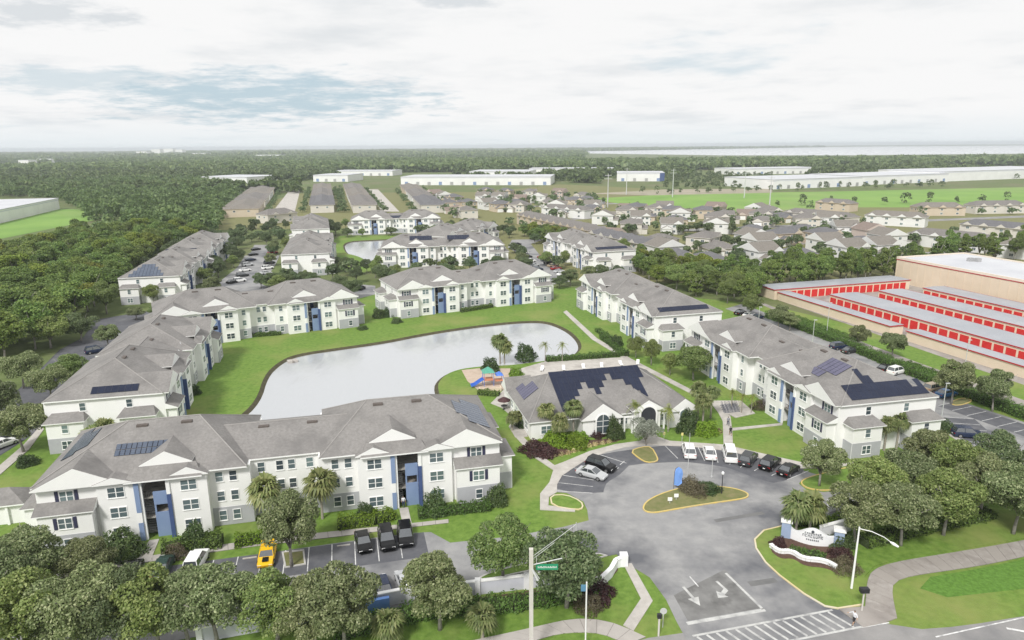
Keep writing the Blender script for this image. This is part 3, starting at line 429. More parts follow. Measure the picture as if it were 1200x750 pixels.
WH = [(-324,404,-371,581,8.5,60,'long white warehouse beside the green field'),(-431,989,-354,956,9,70,'pale warehouse behind the woods'),(-281,1014,-230,1006,9,60,'small white warehouse beyond the townhouse rows'),(-140,906,49,881,10,70,'wide white warehouse with loading doors beyond the townhouses'),(-65,1114,28,1098,9,80,'white warehouse behind the wide one'),(143,962,205,953,11,60,'white warehouse with a blue end corner'),(282,765,402,815,10,80,'white warehouse at the end of the green field'),(410,831,546,890,10,80,'white warehouse behind the palm dotted car park'),(536,892,789,997,12,90,'tallest white warehouse beyond the green field'),(355,1135,508,1176,9,60,'white warehouse at the edge of the far woods'),(32,1268,180,1240,8,50,'low white warehouse before the far woods'),(-304,1220,-199,1201,8,50,'low pale warehouse behind the small white one'),(-748,1083,-687,1074,8,40,'low pale building among the far trees'),(-1570,2289,-1530,2278,14,30,'pale far building among the woods near the horizon'),(-1680,2547,-1619,2529,14,30,'pale far building among the woods near the horizon'),(-2111,3796,-2017,3754,20,30,'pale far building among the woods near the horizon'),(-2834,5684,-2739,5626,40,30,'pale far building among the woods near the horizon'),(-2701,5603,-2599,5542,44,30,'pale far building among the woods near the horizon'),(-2572,5525,-2500,5482,36,30,'pale far building among the woods near the horizon'),(-2644,5083,-2544,5028,26,30,'pale far building among the woods near the horizon'),(-1113,1905,-1076,1895,12,30,'pale far building among the woods near the horizon'),(-1200,1853,-1161,1844,12,30,'pale far building among the woods near the horizon'),(-1728,3898,-1624,3849,20,30,'pale far building among the woods near the horizon'),(-1114,3142,-986,3089,16,30,'pale far building among the woods near the horizon')]
ROWS = [('house',58.2,276.8,179.5,307.0,9),('house',59.4,300.7,184.4,333.9,10),('house',47.4,367.1,114.7,305.3,7),('house',63.1,396.0,181.0,369.8,11),('house',48.8,441.6,191.5,413.1,12),('house',35.9,486.0,200.1,456.7,13),('house',26.4,532.4,116.7,504.6,7),('house',0.7,581.0,81.5,557.6,7),('house',-29.6,629.2,73.2,600.6,9),('house',140.6,502.7,173.6,475.6,3),('house',-33.1,706.3,72.5,660.4,9),('house',76.1,325.4,206.0,357.9,8),('house',107.5,350.4,164.5,335.0,5),('house',78.7,460.2,174.2,432.9,8),('house',0.6,534.5,37.7,510.9,3),('house',57.6,522.8,116.9,479.9,5),('house',148.4,434.7,181.9,452.7,2),('house',-54.4,569.5,-22.2,467.5,3),('house',-80.6,676.2,0.6,513.9,6)]
TB = [(179.2,452.9,201.3,412.5,11),(217.4,429.9,242.4,409.7,12),(231.3,529.6,246.4,507.4,12),(244.3,377.0,260.3,348.2,12),(195.6,339.3,213.8,310.4,12),(274.0,479.7,304.5,477.3,13),(317.5,488.6,355.3,491.9,13),(211.0,300.5,225.8,286.0,11),(8.6,444.4,44.0,357.2,12),(43.2,350.8,60.8,307.9,11),(24.7,499.1,52.2,473.2,11),(-191.3,500.3,-211.4,571.0,24),(-214.2,580.7,-234.3,651.4,24),(-237.1,661.0,-257.2,731.7,24),(-259.9,741.3,-280.0,812.0,24),(-141.5,529.2,-164.6,617.7,18),(-167.8,629.7,-190.9,718.3,18),(-194.0,730.3,-217.1,818.8,18),(-109.2,526.6,-131.6,614.6,18),(-134.7,626.6,-157.0,714.6,18),(-160.1,726.6,-182.5,814.6,18),(-57.9,522.2,-75.2,604.3,18),(-77.5,615.5,-94.7,697.7,18),(-97.1,708.9,-114.3,791.0,18),(-161.8,457.0,-148.1,474.9,14)]
TROADS = [[(-179.7,528.3),(-162.0,526.9),(-246.0,830.2),(-258.4,831.7)],[(-98.5,535.6),(-84.7,534.4),(-153.2,818.8),(-164.3,820.1)]]
HEDGES = [([(-22.9,81.8),(-18.2,83.0),(-15.9,84.3)],2.2,1.3,'bright clipped hedge along the front apartment bay'),([(-34.6,77.5),(-30.4,79.0)],1.6,1.4,'bright hedge under the paired windows by the oak'),([(-12.7,84.2),(-7.1,85.5),(-3.1,86.3)],1.8,1.2,'hedge along the last bay of the front apartments'),([(-42.8,75.8),(-39.7,77.0),(-36.2,77.9)],2.2,1.6,'rounded hedge beside the first front breezeway'),([(-71.0,175.4),(-60.9,178.5)],1.6,1.0,'low hedge along the pond facing apartment recess'),([(-15.2,202.4),(-6.0,208.9)],1.6,1.1,'low hedge in the recess of the middle pond apartments'),([(72.8,193.2),(77.1,179.8),(80.9,163.4),(84.0,145.9),(86.6,134.6),(91.5,117.1),(94.1,108.7)],2.6,1.9,'long clipped hedge between the car park and the access road'),([(-18.3,60.7),(-14.3,62.3),(-11.0,63.7),(-5.7,64.7),(-0.2,65.2),(5.4,66.6),(9.2,67.3)],2.2,1.2,'leafy hedge along the outside of the perimeter wall'),([(36.2,81.4),(43.9,82.1)],1.6,1.0,'bright hedge behind the entrance sign'),([(42.7,76.5),(52.0,79.9),(63.0,83.3)],2.4,1.3,'overgrown hedge before the white perimeter wall'),([(5.6,109.6),(8.9,107.8),(12.4,108.8)],2.2,1.3,'lime green clipped shrub bed under the palm trio'),([(-6.9,131.6),(-2.6,130.5)],1.4,1.0,'dark hedge below the playground'),([(7.7,152.8),(19.7,155.1),(27.0,157.6)],1.6,1.3,'mixed hedge along the pool edge at the pond'),([(33.4,75.5),(35.6,74.6),(37.1,73.8)],1.1,0.6,'clipped green hedge in front of the entrance sign'),([(80.0,193.0),(84.5,173.5),(87.2,167.8)],3.0,0.6,'grassy hedge strip below the storage wall'),([(87.5,148.9),(90.2,137.7)],3.0,0.8,'grassy hedge strip beside the storage gate'),([(22.9,172.8),(25.0,161.9),(26.8,156.3)],1.4,1.2,'hedge along the courtyard walk'),([(22.6,179.6),(24.9,171.1)],1.6,1.0,'hedge in the recess of the courtyard apartments')]
SHRUBS = [('dark',17.1,109.8,1.5,3.2,'dark conical shrub beside the arched window'),('dark',30.2,112.4,2.0,3.2,'dark rounded shrub at the clubhouse corner'),('lime',32.8,111.3,2.3,2.0,'lime green shrub under the corner palms'),('lime',10.3,106.1,1.7,2.0,'lime rounded shrub beside the arched window bed'),('lime',6.9,107.5,2.4,1.8,'lime rounded shrub under the palm trio'),('maroon',3.7,104.3,2.4,1.7,'large maroon shrub mound at the clubhouse walk'),('maroon',5.3,103.3,1.8,1.5,'smaller maroon shrub beside the maroon mound'),('maroon',14.3,110.5,1.3,1.0,'maroon shrub under the arched window'),('dark',3.1,154.8,2.4,3.2,'large round dark shrub between pool and playground'),('dark',-4.8,146.8,2.0,2.4,'dark shrub behind the playground slide'),('brown',26.2,90.5,2.0,1.2,'tangled brown shrub in the loop island'),('dark',27.8,90.7,1.6,1.2,'green shrub in the loop island'),('brown',25.5,91.5,1.8,1.5,'dry grassy shrub in the loop island'),('maroon',32.4,76.4,1.0,1.2,'maroon shrub at the entrance sign pillar'),('maroon',38.9,73.8,1.3,1.3,'maroon shrub at the far sign pillar'),('brown',38.3,71.6,1.6,1.3,'brown shrub beside the retaining wall end'),('dark',40.1,76.5,1.6,1.5,'dark shrub beside the far sign pillar'),('dark',-47.5,75.8,2.3,2.8,'dark rounded shrub at the shuttered apartment bay'),('dark',-39.6,77.6,1.8,2.6,'leafy shrub beside the first front breezeway'),('brown',-40.7,75.4,1.5,1.6,'reddish shrub beside the first front breezeway'),('dark',-10.6,85.5,1.7,2.6,'leafy shrub beside the second front breezeway'),('dark',-2.2,87.7,1.5,2.4,'dark shrub at the front apartment corner'),('dark',-19.6,84.3,1.4,1.8,'shrub below the paired bay windows'),('maroon',9.1,66.9,1.8,1.7,'dark maroon shrub behind the curved entrance wall'),('brown',8.0,65.1,1.6,1.4,'brown leafed shrub in the mulch by the white pole'),('dark',-38.3,196.7,2.0,2.4,'dark rounded shrub at the pond apartment corner'),('dark',-32.3,190.5,1.6,1.2,'low shrub at the pond apartment front'),('dark',-40.4,183.2,1.4,1.0,'low shrub at the pond facing corner'),('dark',-36.0,197.7,1.6,2.2,'tall shrub at the pond apartment corner'),('dark',-64.0,132.8,1.4,1.6,'shrub at the pond side breezeway'),('dark',41.7,160.1,1.5,2.0,'dark shrub at the courtyard gable'),('dark',48.3,122.1,1.6,1.8,'shrub in the recess beside the small palms'),('brown',46.2,123.0,1.6,1.4,'brown shrub bed beside the small palms'),('dark',63.9,106.5,1.8,2.4,'dark shrub beneath the end wall palms'),('dark',74.1,111.6,1.7,1.6,'bright shrub beside the navy hatchback'),('dark',65.7,105.1,1.6,1.4,'low shrub at the solar apartment corner'),('dark',-63.3,88.6,2.0,2.2,'shrub at the shuttered apartment side'),('lime',-66.9,92.4,1.8,2.0,'light shrub beside the kiosk lawn'),('lime',-63.9,86.3,1.8,2.2,'light shrub near the kiosk'),('dark',-76.1,101.0,1.5,1.5,'round shrub on the kiosk lawn'),('lime',0.8,143.1,1.6,1.4,'light shrub at the clubhouse back corner'),('dark',1.7,114.9,1.3,1.4,'dark shrub at the clubhouse patio'),('dark',1.1,118.9,1.3,1.3,'green shrub along the clubhouse side'),('dark',25.6,165.6,1.6,2.2,'dark shrub behind the pool')]
PEOPLE = [(37.7,114.4),(36.8,110.1),(34.8,62.0),(-15.0,86.7)]
CLUB = [(2.7,108.3)]
KIOSK = (-68.2,84.6)
TABLE = (-1.6,123.1)
PLAYSET = (-5.0,136.7)
BENCH = (41.5,122.3)
OUTFALL = (-51.0,156.9)
TOWERS = [(182.7,499.4),(212.6,646.0),(114.2,702.6),(151.1,663.3),(76.2,558.1)]
LM = [(17.8,62.4),(26.6,64.5),(24.4,71.1),(26.4,64.6),(20.1,70.5),(20.6,68.6),(26.4,82.6),(33.5,84.6),(26.4,69.0),(29.7,69.7),(17.5,67.1),(24.5,71.8),(26.4,64.8),(18.0,62.8),(18.8,66.0),(22.4,68.5)]
CW = [(17.9,60.5),(33.7,64.4),(35.5,61.7),(19.7,57.8)]
EL = [(42.1,60.1),(53.5,63.1),(35.4,61.6),(38.6,62.3),(50.0,61.3),(51.8,60.7)]
SLABS = [('a',[(-56.6,70.1),(-54.7,71.3),(-44.7,75.4),(-32.5,78.9),(-22.2,80.9),(-13.6,82.5),(-8.6,83.5)],[(-55.7,68.9),(-53.9,70.1),(-44.1,74.2),(-32.0,77.5),(-21.9,79.5),(-13.5,81.6),(-8.5,82.6)]),('a',[(-7.0,59.3),(-4.1,60.1),(1.5,61.8),(5.5,63.2),(8.0,63.3),(10.4,62.6),(13.2,60.4)],[(-1.1,58.5),(0.8,59.4),(3.2,60.5),(4.9,61.1),(7.7,61.2),(9.4,60.7),(11.1,59.3)]),('b',[(75.7,81.0),(63.2,77.4),(54.3,75.2),(45.4,73.2),(42.1,71.9),(40.2,70.1),(37.4,64.9)],[(72.9,77.6),(60.8,73.9),(53.5,71.9),(45.2,70.3),(42.8,69.2),(41.6,67.5),(39.8,63.0)])]
CLEAR = [[(-2466.5,3470.5),(-1747.6,3011.0),(-1488.6,2616.6),(-1930.9,2760.4)],[(-3399.2,5750.3),(-1870.1,4656.5),(-1584.8,3830.5),(-2458.6,4241.0)],[(-908.7,2560.0),(-605.7,2329.5),(-571.8,2101.7),(-787.7,2217.2)],[(-1050.4,1966.6),(-826.8,1833.4),(-771.0,1686.3),(-939.3,1757.3)],[(-1083.0,5114.4),(-186.8,4084.7),(-250.7,3606.1),(-815.0,4074.7)],[(-9853.8,13030.3),(-4610.2,8872.8),(-3619.4,6807.7),(-6439.2,8510.7)]]
BACKLOT = [(-106,228),(-90,228),(-93,262),(-99,290),(-106,318),(-122,318),(-113,285),(-108,255)]
GROVE = [(157.4,765.4),(292.4,795.3),(390.6,1065.8),(270.9,1184.9)]
EST = [(84.7,125.4),(91.5,109.1),(77.1,117.8),(74.6,106.0)]
# ================================================================ setting
rng = random.Random(7)
POND = smoothpoly(POND, 2); POND2 = smoothpoly(POND2, 2)
def ground():
    S = 9500
    sheet('ground', [(-S,-600),(S,-600),(S,S*1.6),(-S,S*1.6)], 0.0, 'ground_grass', [POND, POND2])
    lw = [(-62,52),(20,52),(80,52),(140,66),(128,110),(100,170),(78,210),(30,235),(-8,250),(-60,222),(-95,200),(-88,150),(-84,104),(-72,82)]
    sheet('lawn', lw, 0.012, 'lawn_grass', [POND])
    lw2 = [(-92,300),(-60,270),(-20,300),(0,345),(-10,392),(-95,388)]
    sheet('pond_lawn', lw2, 0.012, 'lawn_grass', [POND2])
    for nm, pts in (('pond', POND), ('back_pond', POND2)):
        p = pts if area(pts) > 0 else pts[::-1]
        q = inset(p, 1.6); mb = MB(); n = len(p)
        for i in range(n):
            j = (i+1) % n; mb.face([(*p[i],.012),(*p[j],.012),(*q[j],-.9),(*q[i],-.9)])
        tag(mb.build(nm.replace('pond','pond_bank'), 'bank'), kind='structure')
        sheet(nm, inset(p, .75), -.45, 'water')
ground()
sheet('field', FIELD_L, .05, 'field_grass'); sheet('open_field', FIELD_R, .05, 'field_grass'); sheet('vacant_land', VACANT, .06, 'bare_earth')
sheet('lake', LAKE, .3, 'lake_water')
sheet('suburb_ground', [(-40,260),(30,250),(95,240),(240,225),(420,320),(520,560),(300,640),(60,900),(-60,700),(-40,420)], .02, 'dry_grass')
sheet('townhouse_ground', [(-200,420),(-20,430),(-20,760),(-230,760)], .022, 'dry_grass')
for q in TROADS: sheet('street', q, .05, 'concrete')
for i, (a, b) in enumerate((((60,262),(250,330)),((80,330),(330,395)),((90,400),(360,470)),((40,470),(300,560)),((-20,560),(230,640)))):
    v = Vector((b[0]-a[0], b[1]-a[1])).normalized(); n = Vector((-v.y, v.x))*5
    sheet('street', [(a[0]-n.x,a[1]-n.y),(b[0]-n.x,b[1]-n.y),(b[0]+n.x,b[1]+n.y),(a[0]+n.x,a[1]+n.y)], .045, 'asphalt_worn')
sheet('main_road', MAIN, .030, 'asphalt_worn')
drive = sheet('entrance_drive', DRIVE, .040, 'asphalt'); lotE = sheet('parking_lot', LOT_E, .036, 'asphalt'); lotB = sheet('rear_parking_lot', LOT_B, .050, 'asphalt')
sheet('access_road', ACCESS, .026, 'concrete_dirty'); lotW = sheet('west_parking_lot', LOT_W, .032, 'asphalt_dark'); sheet('middle_parking_lot', LOT_M, .034, 'asphalt'); sheet('east_parking_lot', LOT_R, .034, 'asphalt')
sheet('back_parking_lot', BACKLOT, .03, 'asphalt')
for i, (nm, pts) in enumerate(WALKS): slab('sidewalk', pts, .0, .095+.004*i, 'concrete_dirty' if i == 3 else 'concrete')
def resample(p, n):
    p = [Vector(q) for q in p]; L_ = [0.0]
    for u, v in zip(p, p[1:]): L_.append(L_[-1]+(v-u).length)
    res = []
    for i in range(n+1):
        t = L_[-1]*i/n; k = max(j for j in range(len(L_)) if L_[j] <= t+1e-6); k = min(k, len(p)-2); res.append(p[k].lerp(p[k+1], (t-L_[k])/(L_[k+1]-L_[k])))
    return res, L_[-1]
for kk, ea, eb in SLABS:
    ea, eb = smoothpoly(ea,2,False), smoothpoly(eb,2,False)
    base = slab('sidewalk', ea+eb[::-1], 0, .07, 'joint'); _, ln_ = resample(ea, 4); n = int(ln_/1.7); A_, _ = resample(ea, n); B_, _ = resample(eb, n)
    for i in range(n):
        q4 = [A_[i].lerp(A_[i+1],.012),A_[i].lerp(A_[i+1],.988),B_[i].lerp(B_[i+1],.988),B_[i].lerp(B_[i+1],.012)]; cc = sum(q4, Vector((0,0)))/4
        m_ = MB(); m_.prism([tuple(cc.lerp(v,.99)-cc) for v in q4], .02, .09+.006*((i*7)%5)/5); o = m_.build('paving_slab', 'slab_'+kk, base); o.location = (cc.x,cc.y,0)
for q in CLEAR: sheet('clearing', q, .4, 'clearing')
slab('pool_deck', POOL_DECK, 0, .14, 'concrete'); slab('playground_surface', PLAY, 0, .06, 'sand')
def island(pts, kerb, top='lawn_grass', it=2, name='planted_island'):
    p = smoothpoly(pts, it) if it else pts
    slab(name, inset(p, .19), 0, .13, top); ring('kerb', p, .2, 0, .16, kerb)
island(ISLE_LOOP, 'kerb_yellow', 'dry_grass'); island(ISLE_TOP, 'kerb_yellow', 'dry_grass', 1); island(ISLE_LEFT, 'kerb_yellow2', 'lawn_grass', 1); island(ISLE_E, 'kerb_yellow', 'dry_grass'); island(ISLE_R, 'kerb_yellow')
island(ISLE_P, 'kerb_grey', 'dry_grass', 0); island(ISLE_P2, 'kerb_grey', 'lawn_grass', 0); island(ISLE_Q, 'kerb_grey', 'lawn_grass', 1)
slab('entry_verge', inset(ENTRY, .19), 0, .11, 'lawn_grass'); E1 = ENTRY[-7:]+ENTRY[:5]; ring('kerb', [ENTRY[-7]]+ENTRY[-6:]+ENTRY[:5], .2, 0, .14, 'kerb_yellow2', None, False)
sheet('swale', SWALE, .03, 'rough_grass')
sheet('storage_yard', [(84,216),(100,150),(112,104),(200,120),(185,260),(130,240)], .028, 'concrete_dirty')
# painted markings -------------------------------------------------
def quad_mesh(name, w, l, m):
    mb = MB(); mb.face([(-w/2,0,0),(w/2,0,0),(w/2,l,0),(-w/2,l,0)]); return mb.mesh(name, [m])
STALL = quad_mesh('stall_line', .11, 5.2, 'line_white'); STALLW = quad_mesh('stall_line', .11, 5.2, 'line_worn')
def mark(parent, me, x, y, rz, z, name='stall_line', sc=None):
    o = link(name, me, parent, (x,y,z), rz, sc); return o
a, b = Vector((-52.3,70.6)), Vector((-11.5,80.4)); d = (b-a).normalized(); n_ = Vector((d.y,-d.x)); ln = (b-a).length
for i in range(int(ln/2.75)):
    p = a+d*(i*2.75+.3); mark(drive, STALL, p.x, p.y, math.atan2(n_.y,n_.x)-math.pi/2, .046)
    if i % 2: 
        q = p+d*.6+n_*.7; mb = MB(); mb.obox((q.x,q.y), (q.x+d.x*1.6,q.y+d.y*1.6), .16, .042, .16); mb.build('wheel_stop', 'concrete', drive)
d0_ = d
a2, b2 = Vector((-44,60.0)), Vector((-8,67.6)); d = (b2-a2).normalized(); n_ = Vector((-d.y,d.x))
for i in range(13):
    p = a2+d*(i*2.75+.3); mark(drive, STALL, p.x, p.y, math.atan2(n_.y,n_.x)-math.pi/2, .046)
# fan of stalls round the loop
arc = [(6.1,91.2),(6.5,93.7),(7.0,96.2),(9.0,98.6),(11.0,101.1),(13.6,103.3),(24.9,106.6),(27.6,106.3),(30.2,105.8),(32.8,105.0),(35.4,104.0),(37.8,102.3),(40.2,100.6),(42.6,98.6),(44.6,96.9)]
tgt = [(11.4,90.4),(11.8,92.3),(12.4,94.2),(14.3,96.2),(15.8,98.4),(17.2,100.3),(25.9,101.6),(28.0,101.2),(29.9,100.7),(31.8,100.0),(33.4,99.2),(34.6,98.0),(36.0,96.6),(37.8,94.9),(39.6,93.6)]
for (x,y),(u,v) in zip(arc, tgt): mark(drive, STALL, x, y, math.atan2(v-y,u-x)-math.pi/2, .046)
for x,y,r in ((16.5,99.4,55),(15.2,97.2,52)): mark(drive, STALL, x, y, R(r-90), .047, sc=(1,.3,1))
for (p0, p1, off) in ((Vector(EST[0]), Vector(EST[1]), -90), (Vector(EST[2]), Vector(EST[3]), 90)):
    dd = (p1-p0).normalized(); an_ = math.atan2(dd.y, dd.x)+R(off)-math.pi/2; nn = Vector((math.cos(an_+math.pi/2), math.sin(an_+math.pi/2)))
    sheet('sealed_asphalt', [tuple(p0),tuple(p1),tuple(p1+nn*5.4),tuple(p0+nn*5.4)], .056, 'asphalt_seal', parent=lotE)
    for i in range(int((p1-p0).length/2.75)+1): q = p0+dd*(i*2.75); mark(lotE, STALL, q.x, q.y, an_, .060)
for i in range(12): p = Vector((68.0,117.4))+Vector((.78,-2.64))*i; mark(lotB, STALLW, p.x+3.6, p.y+1.1, R(-75+180)+math.pi/2, .056)
for i in range(9): p = Vector((-86,104))+Vector((-.6,2.68))*i; mark(lotW, STALL, p.x, p.y, R(90), .038)
seal1 = [(a.x,a.y),(b.x,b.y),(b.x+d0_.y*5.6,b.y-d0_.x*5.6),(a.x+d0_.y*5.6,a.y-d0_.x*5.6)]
sheet('sealed_asphalt', seal1, .043, 'asphalt_seal', parent=drive)
sheet('sealed_asphalt', smoothpoly(arc+[(x+(u-x)*1.25, y+(v-y)*1.25) for (x,y),(u,v) in zip(arc,tgt)][::-1],1), .043, 'asphalt_seal', parent=drive)
sheet('sealed_asphalt', inset(LOT_W, .3), .035, 'asphalt_seal', parent=lotW)
# entry lane marks
def poly_mark(pts, m, name, parent=drive, z=.046): 
    sheet(name, pts, z, m, parent=parent)
def strip(a, b, w): 
    d = (Vector(b)-Vector(a)).normalized(); n = Vector((-d.y,d.x))*w/2
    return [(a[0]-n.x,a[1]-n.y),(b[0]-n.x,b[1]-n.y),(b[0]+n.x,b[1]+n.y),(a[0]+n.x,a[1]+n.y)]
poly_mark(strip(LM[0],LM[1],.5), 'line_worn', 'stop_line'); poly_mark(strip(LM[2],LM[3],.3), 'line_worn', 'lane_line'); poly_mark(strip(LM[4],LM[5],.14), 'line_white', 'lane_line')
poly_mark(strip(LM[6],LM[7],.75), 'asphalt_patch', 'asphalt_patch', z=.044); poly_mark(strip(LM[8],LM[9],.9), 'asphalt_patch', 'asphalt_patch', z=.0435)
poly_mark([LM[i] for i in (10,11,12,13)], 'asphalt_old', 'asphalt_patch', z=.042)
def arrow(p, ang, sc, bend):
    pts = [(-.12,0),(.12,0),(.12,1.6),(.5,1.6),(0,2.7),(-.5,1.6),(-.12,1.6)] if not bend else [(-.12,0),(.12,0),(.12,1.2),(.7,1.55),(.9,1.2),(1.35,2.1),(.4,2.3),(.58,1.95),(-.12,1.55)]
    c, s = math.cos(ang), math.sin(ang); poly_mark([(p[0]+(x*c-y*s)*sc, p[1]+(x*s+y*c)*sc) for x, y in pts], 'line_worn', 'lane_arrow')
arrow((18.9,68.6), R(197), 1.3, False); arrow((22.9,69.6), R(200), 1.25, True)
# crosswalk
c0, c1, c2, c3 = [Vector(p) for p in CW]       # far-left, far-right, near-right, near-left
xw = bpy.data.objects['main_road']
def xm(pts): return sheet('crosswalk_bar', [tuple(p) for p in pts], .052, 'line_worn', parent=xw)
def lerp(a, b, t): return a+(b-a)*t
xm(strip(c0, c1, .28)); xm(strip(c3, c2, .28))
for i in range(15):
    t = (i+.3)/15; p, q = lerp(c0,c1,t), lerp(c3,c2,t); dd = (q-p).normalized(); xm(strip(p+dd*.2, q-dd*.2, .28))
sheet('edge_line', strip(EL[0], EL[1], .16), .050, 'line_white', parent=xw); sheet('edge_line', strip(EL[2], EL[3], .16), .050, 'line_white', parent=xw)
sheet('edge_line', strip(EL[4], EL[5], .3), .051, 'line_white', parent=xw)

# ================================================================ foliage
def leaf_mesh(name, P, Nn, size, seed, m):
    rs = np.random.RandomState(seed); n = len(P)
    Nn = Nn*.55 + rs.normal(size=(n,3))*.5; Nn /= np.linalg.norm(Nn,axis=1)[:,None]+1e-6
    A = np.cross(Nn, rs.normal(size=(n,3))); A /= np.linalg.norm(A,axis=1)[:,None]+1e-6; B = np.cross(Nn, A)
    s = (size*rs.uniform(.65,1.35,n))[:,None] if np.isscalar(size) else (size*rs.uniform(.65,1.35,n))[:,None]
    V = np.stack([P+A*s, P+B*s*.62, P-A*s, P-B*s*.62], 1).reshape(-1,3).astype(np.float32)
    me = bpy.data.meshes.new(name); me.vertices.add(4*n); me.vertices.foreach_set('co', V.ravel())
    me.loops.add(4*n); me.loops.foreach_set('vertex_index', np.arange(4*n,dtype=np.int32)); me.polygons.add(n); me.polygons.foreach_set('loop_start', np.arange(0,4*n,4,dtype=np.int32)); me.polygons.foreach_set('loop_total', np.full(n,4,dtype=np.int32))
    me.materials.append(MATS[m]); me.update(calc_edges=True); return me
def crown_points(seed, Rr, zlo, zhi, nb, nl, conic=0.0, lump=.42):
    """points spread on a cluster of lobes, unit crown of radius Rr between zlo and zhi"""
    rs = np.random.RandomState(seed); hc = (zhi-zlo)/2; zc = (zhi+zlo)/2; C = []; rad = []
    for i in range(nb):
        while True:
            q = rs.uniform(-1,1,3)
            if .12 < np.dot(q,q) < 1: break
        f = 1.0-conic*max(0,(q[2]+.6)/1.6)
        C.append((q[0]*Rr*.72*f, q[1]*Rr*.72*f, zc+q[2]*hc*.70)); rad.append(Rr*lump*rs.uniform(.6,1.15)*(.5+.5*f))
    C = np.array(C); rad = np.array(rad); w = rad**2/np.sum(rad**2)
    k = rs.choice(nb, size=int(nl*1.7), p=w); D = rs.normal(size=(len(k),3)); D /= np.linalg.norm(D,axis=1)[:,None]
    D[:,2] = np.where(D[:,2] < -.35, -D[:,2], D[:,2])
    P = C[k]+D*(rad[k]*rs.uniform(.55,1.08,len(k))**.6)[:,None]*np.array([1,1,.85])
    dist = np.linalg.norm((P[:,None,:]-C[None])/np.array([1,1,.85]),axis=2)/rad[None]
    keep = np.min(dist,axis=1) > np.where(rs.rand(len(P))<.22, .2, .72)
    P = P[keep][:nl]; D = D[keep][:nl]; D = D+np.array([0,0,.35]); return P, D
def trunk_mesh(name, seed, Rr, h, z1, tr, m='bark', limbs=5):
    r_ = random.Random(seed); mb = MB(); lean = (r_.uniform(-.3,.3), r_.uniform(-.3,.3))
    mb.tube([(0,0,-.1),(lean[0]*.4,lean[1]*.4,z1*.5),(lean[0],lean[1],z1)], [tr*1.25,tr*.9,tr*.75], 8)
    for i in range(limbs):
        a = 2*math.pi*i/limbs+r_.uniform(-.4,.4); e = r_.uniform(.45,.8)*Rr; zt = z1+(h-z1)*r_.uniform(.45,.85)
        mb.tube([(lean[0],lean[1],z1-.15),(lean[0]+math.cos(a)*e*.4,lean[1]+math.sin(a)*e*.4,z1+(zt-z1)*.55),(lean[0]+math.cos(a)*e,lean[1]+math.sin(a)*e,zt)], [tr*.6,tr*.4,tr*.12], 6)
    return mb.mesh(name, [m], True)
TREEMESH = {}
def tree_kind(kind, lm, nvar, Rr, h, clear, nb, nl, leaf, conic=0, lump=.42, tr=.2, limbs=5):
    L_ = []
    for i in range(nvar):
        sd = hash_(kind)+i*17; P, D = crown_points(sd, Rr, clear, h, nb, nl, conic, lump)
        L_.append((trunk_mesh('trunk', sd, Rr, h, clear+.5, tr, limbs=limbs), leaf_mesh('crown', P, D, leaf, sd, lm)))
    TREEMESH[kind] = (L_, Rr, h)
def hash_(s): return sum(ord(c)*(i+3) for i, c in enumerate(s)) % 9973
tree_kind('oak', 'leaf_oak', 5, 4.5, 8.5, 2.0, 46, 17000, .135, lump=.27)
tree_kind('oak2', 'leaf_oak_light', 3, 4.5, 8.5, 1.8, 42, 13000, .14, lump=.28)
tree_kind('oakd', 'leaf_oak_dark', 3, 4.5, 8.5, 1.6, 38, 13000, .14, lump=.30)
tree_kind('myrtle', 'leaf_silver', 1, 3.0, 5.0, .7, 22, 5200, .11, lump=.34, tr=.08, limbs=7)
tree_kind('forest', 'leaf_forest', 5, 4.6, 11, 2.0, 30, 5600, .24, lump=.32)
tree_kind('forest_lime', 'leaf_lime_tree', 2, 4.2, 10, 2.0, 26, 4600, .24, lump=.32)
tree_kind('cypress', 'leaf_forest', 3, 3.0, 13, 1.0, 22, 3000, .26, conic=.8, lump=.34)
tree_kind('yard', 'leaf_oak_dark', 3, 3.0, 6.5, 1.2, 12, 900, .36, lump=.44)
def plant_tree(kind, x, y, r, h, label, group=None, name='tree', cat='tree', seed=None, z=0):
    L_, R0, H0 = TREEMESH[kind]; q = random.Random(seed if seed is not None else int(abs(x*31+y*17)))
    tm, cm = L_[q.randrange(len(L_))]
    o = tag(link(name, None, None, (x,y,z), q.uniform(0,6.28), (r/R0, r/R0*q.uniform(.93,1.07), h/H0)), label, cat, group)
    link('trunk', tm, o); link('crown', cm, o); return o
TN = {'oak':'oak_tree','oak2':'oak_tree','oakd':'oak_tree','myrtle':'crape_myrtle'}
LABC = {}
for t in TREES: LABC[t[5]] = LABC.get(t[5], 0)+1
for k, x, y, r, h, lab in TREES:
    plant_tree(k, x, y, r, h, lab, 'oaks in the row behind the apartments' if LABC[lab] > 1 else None, TN[k])
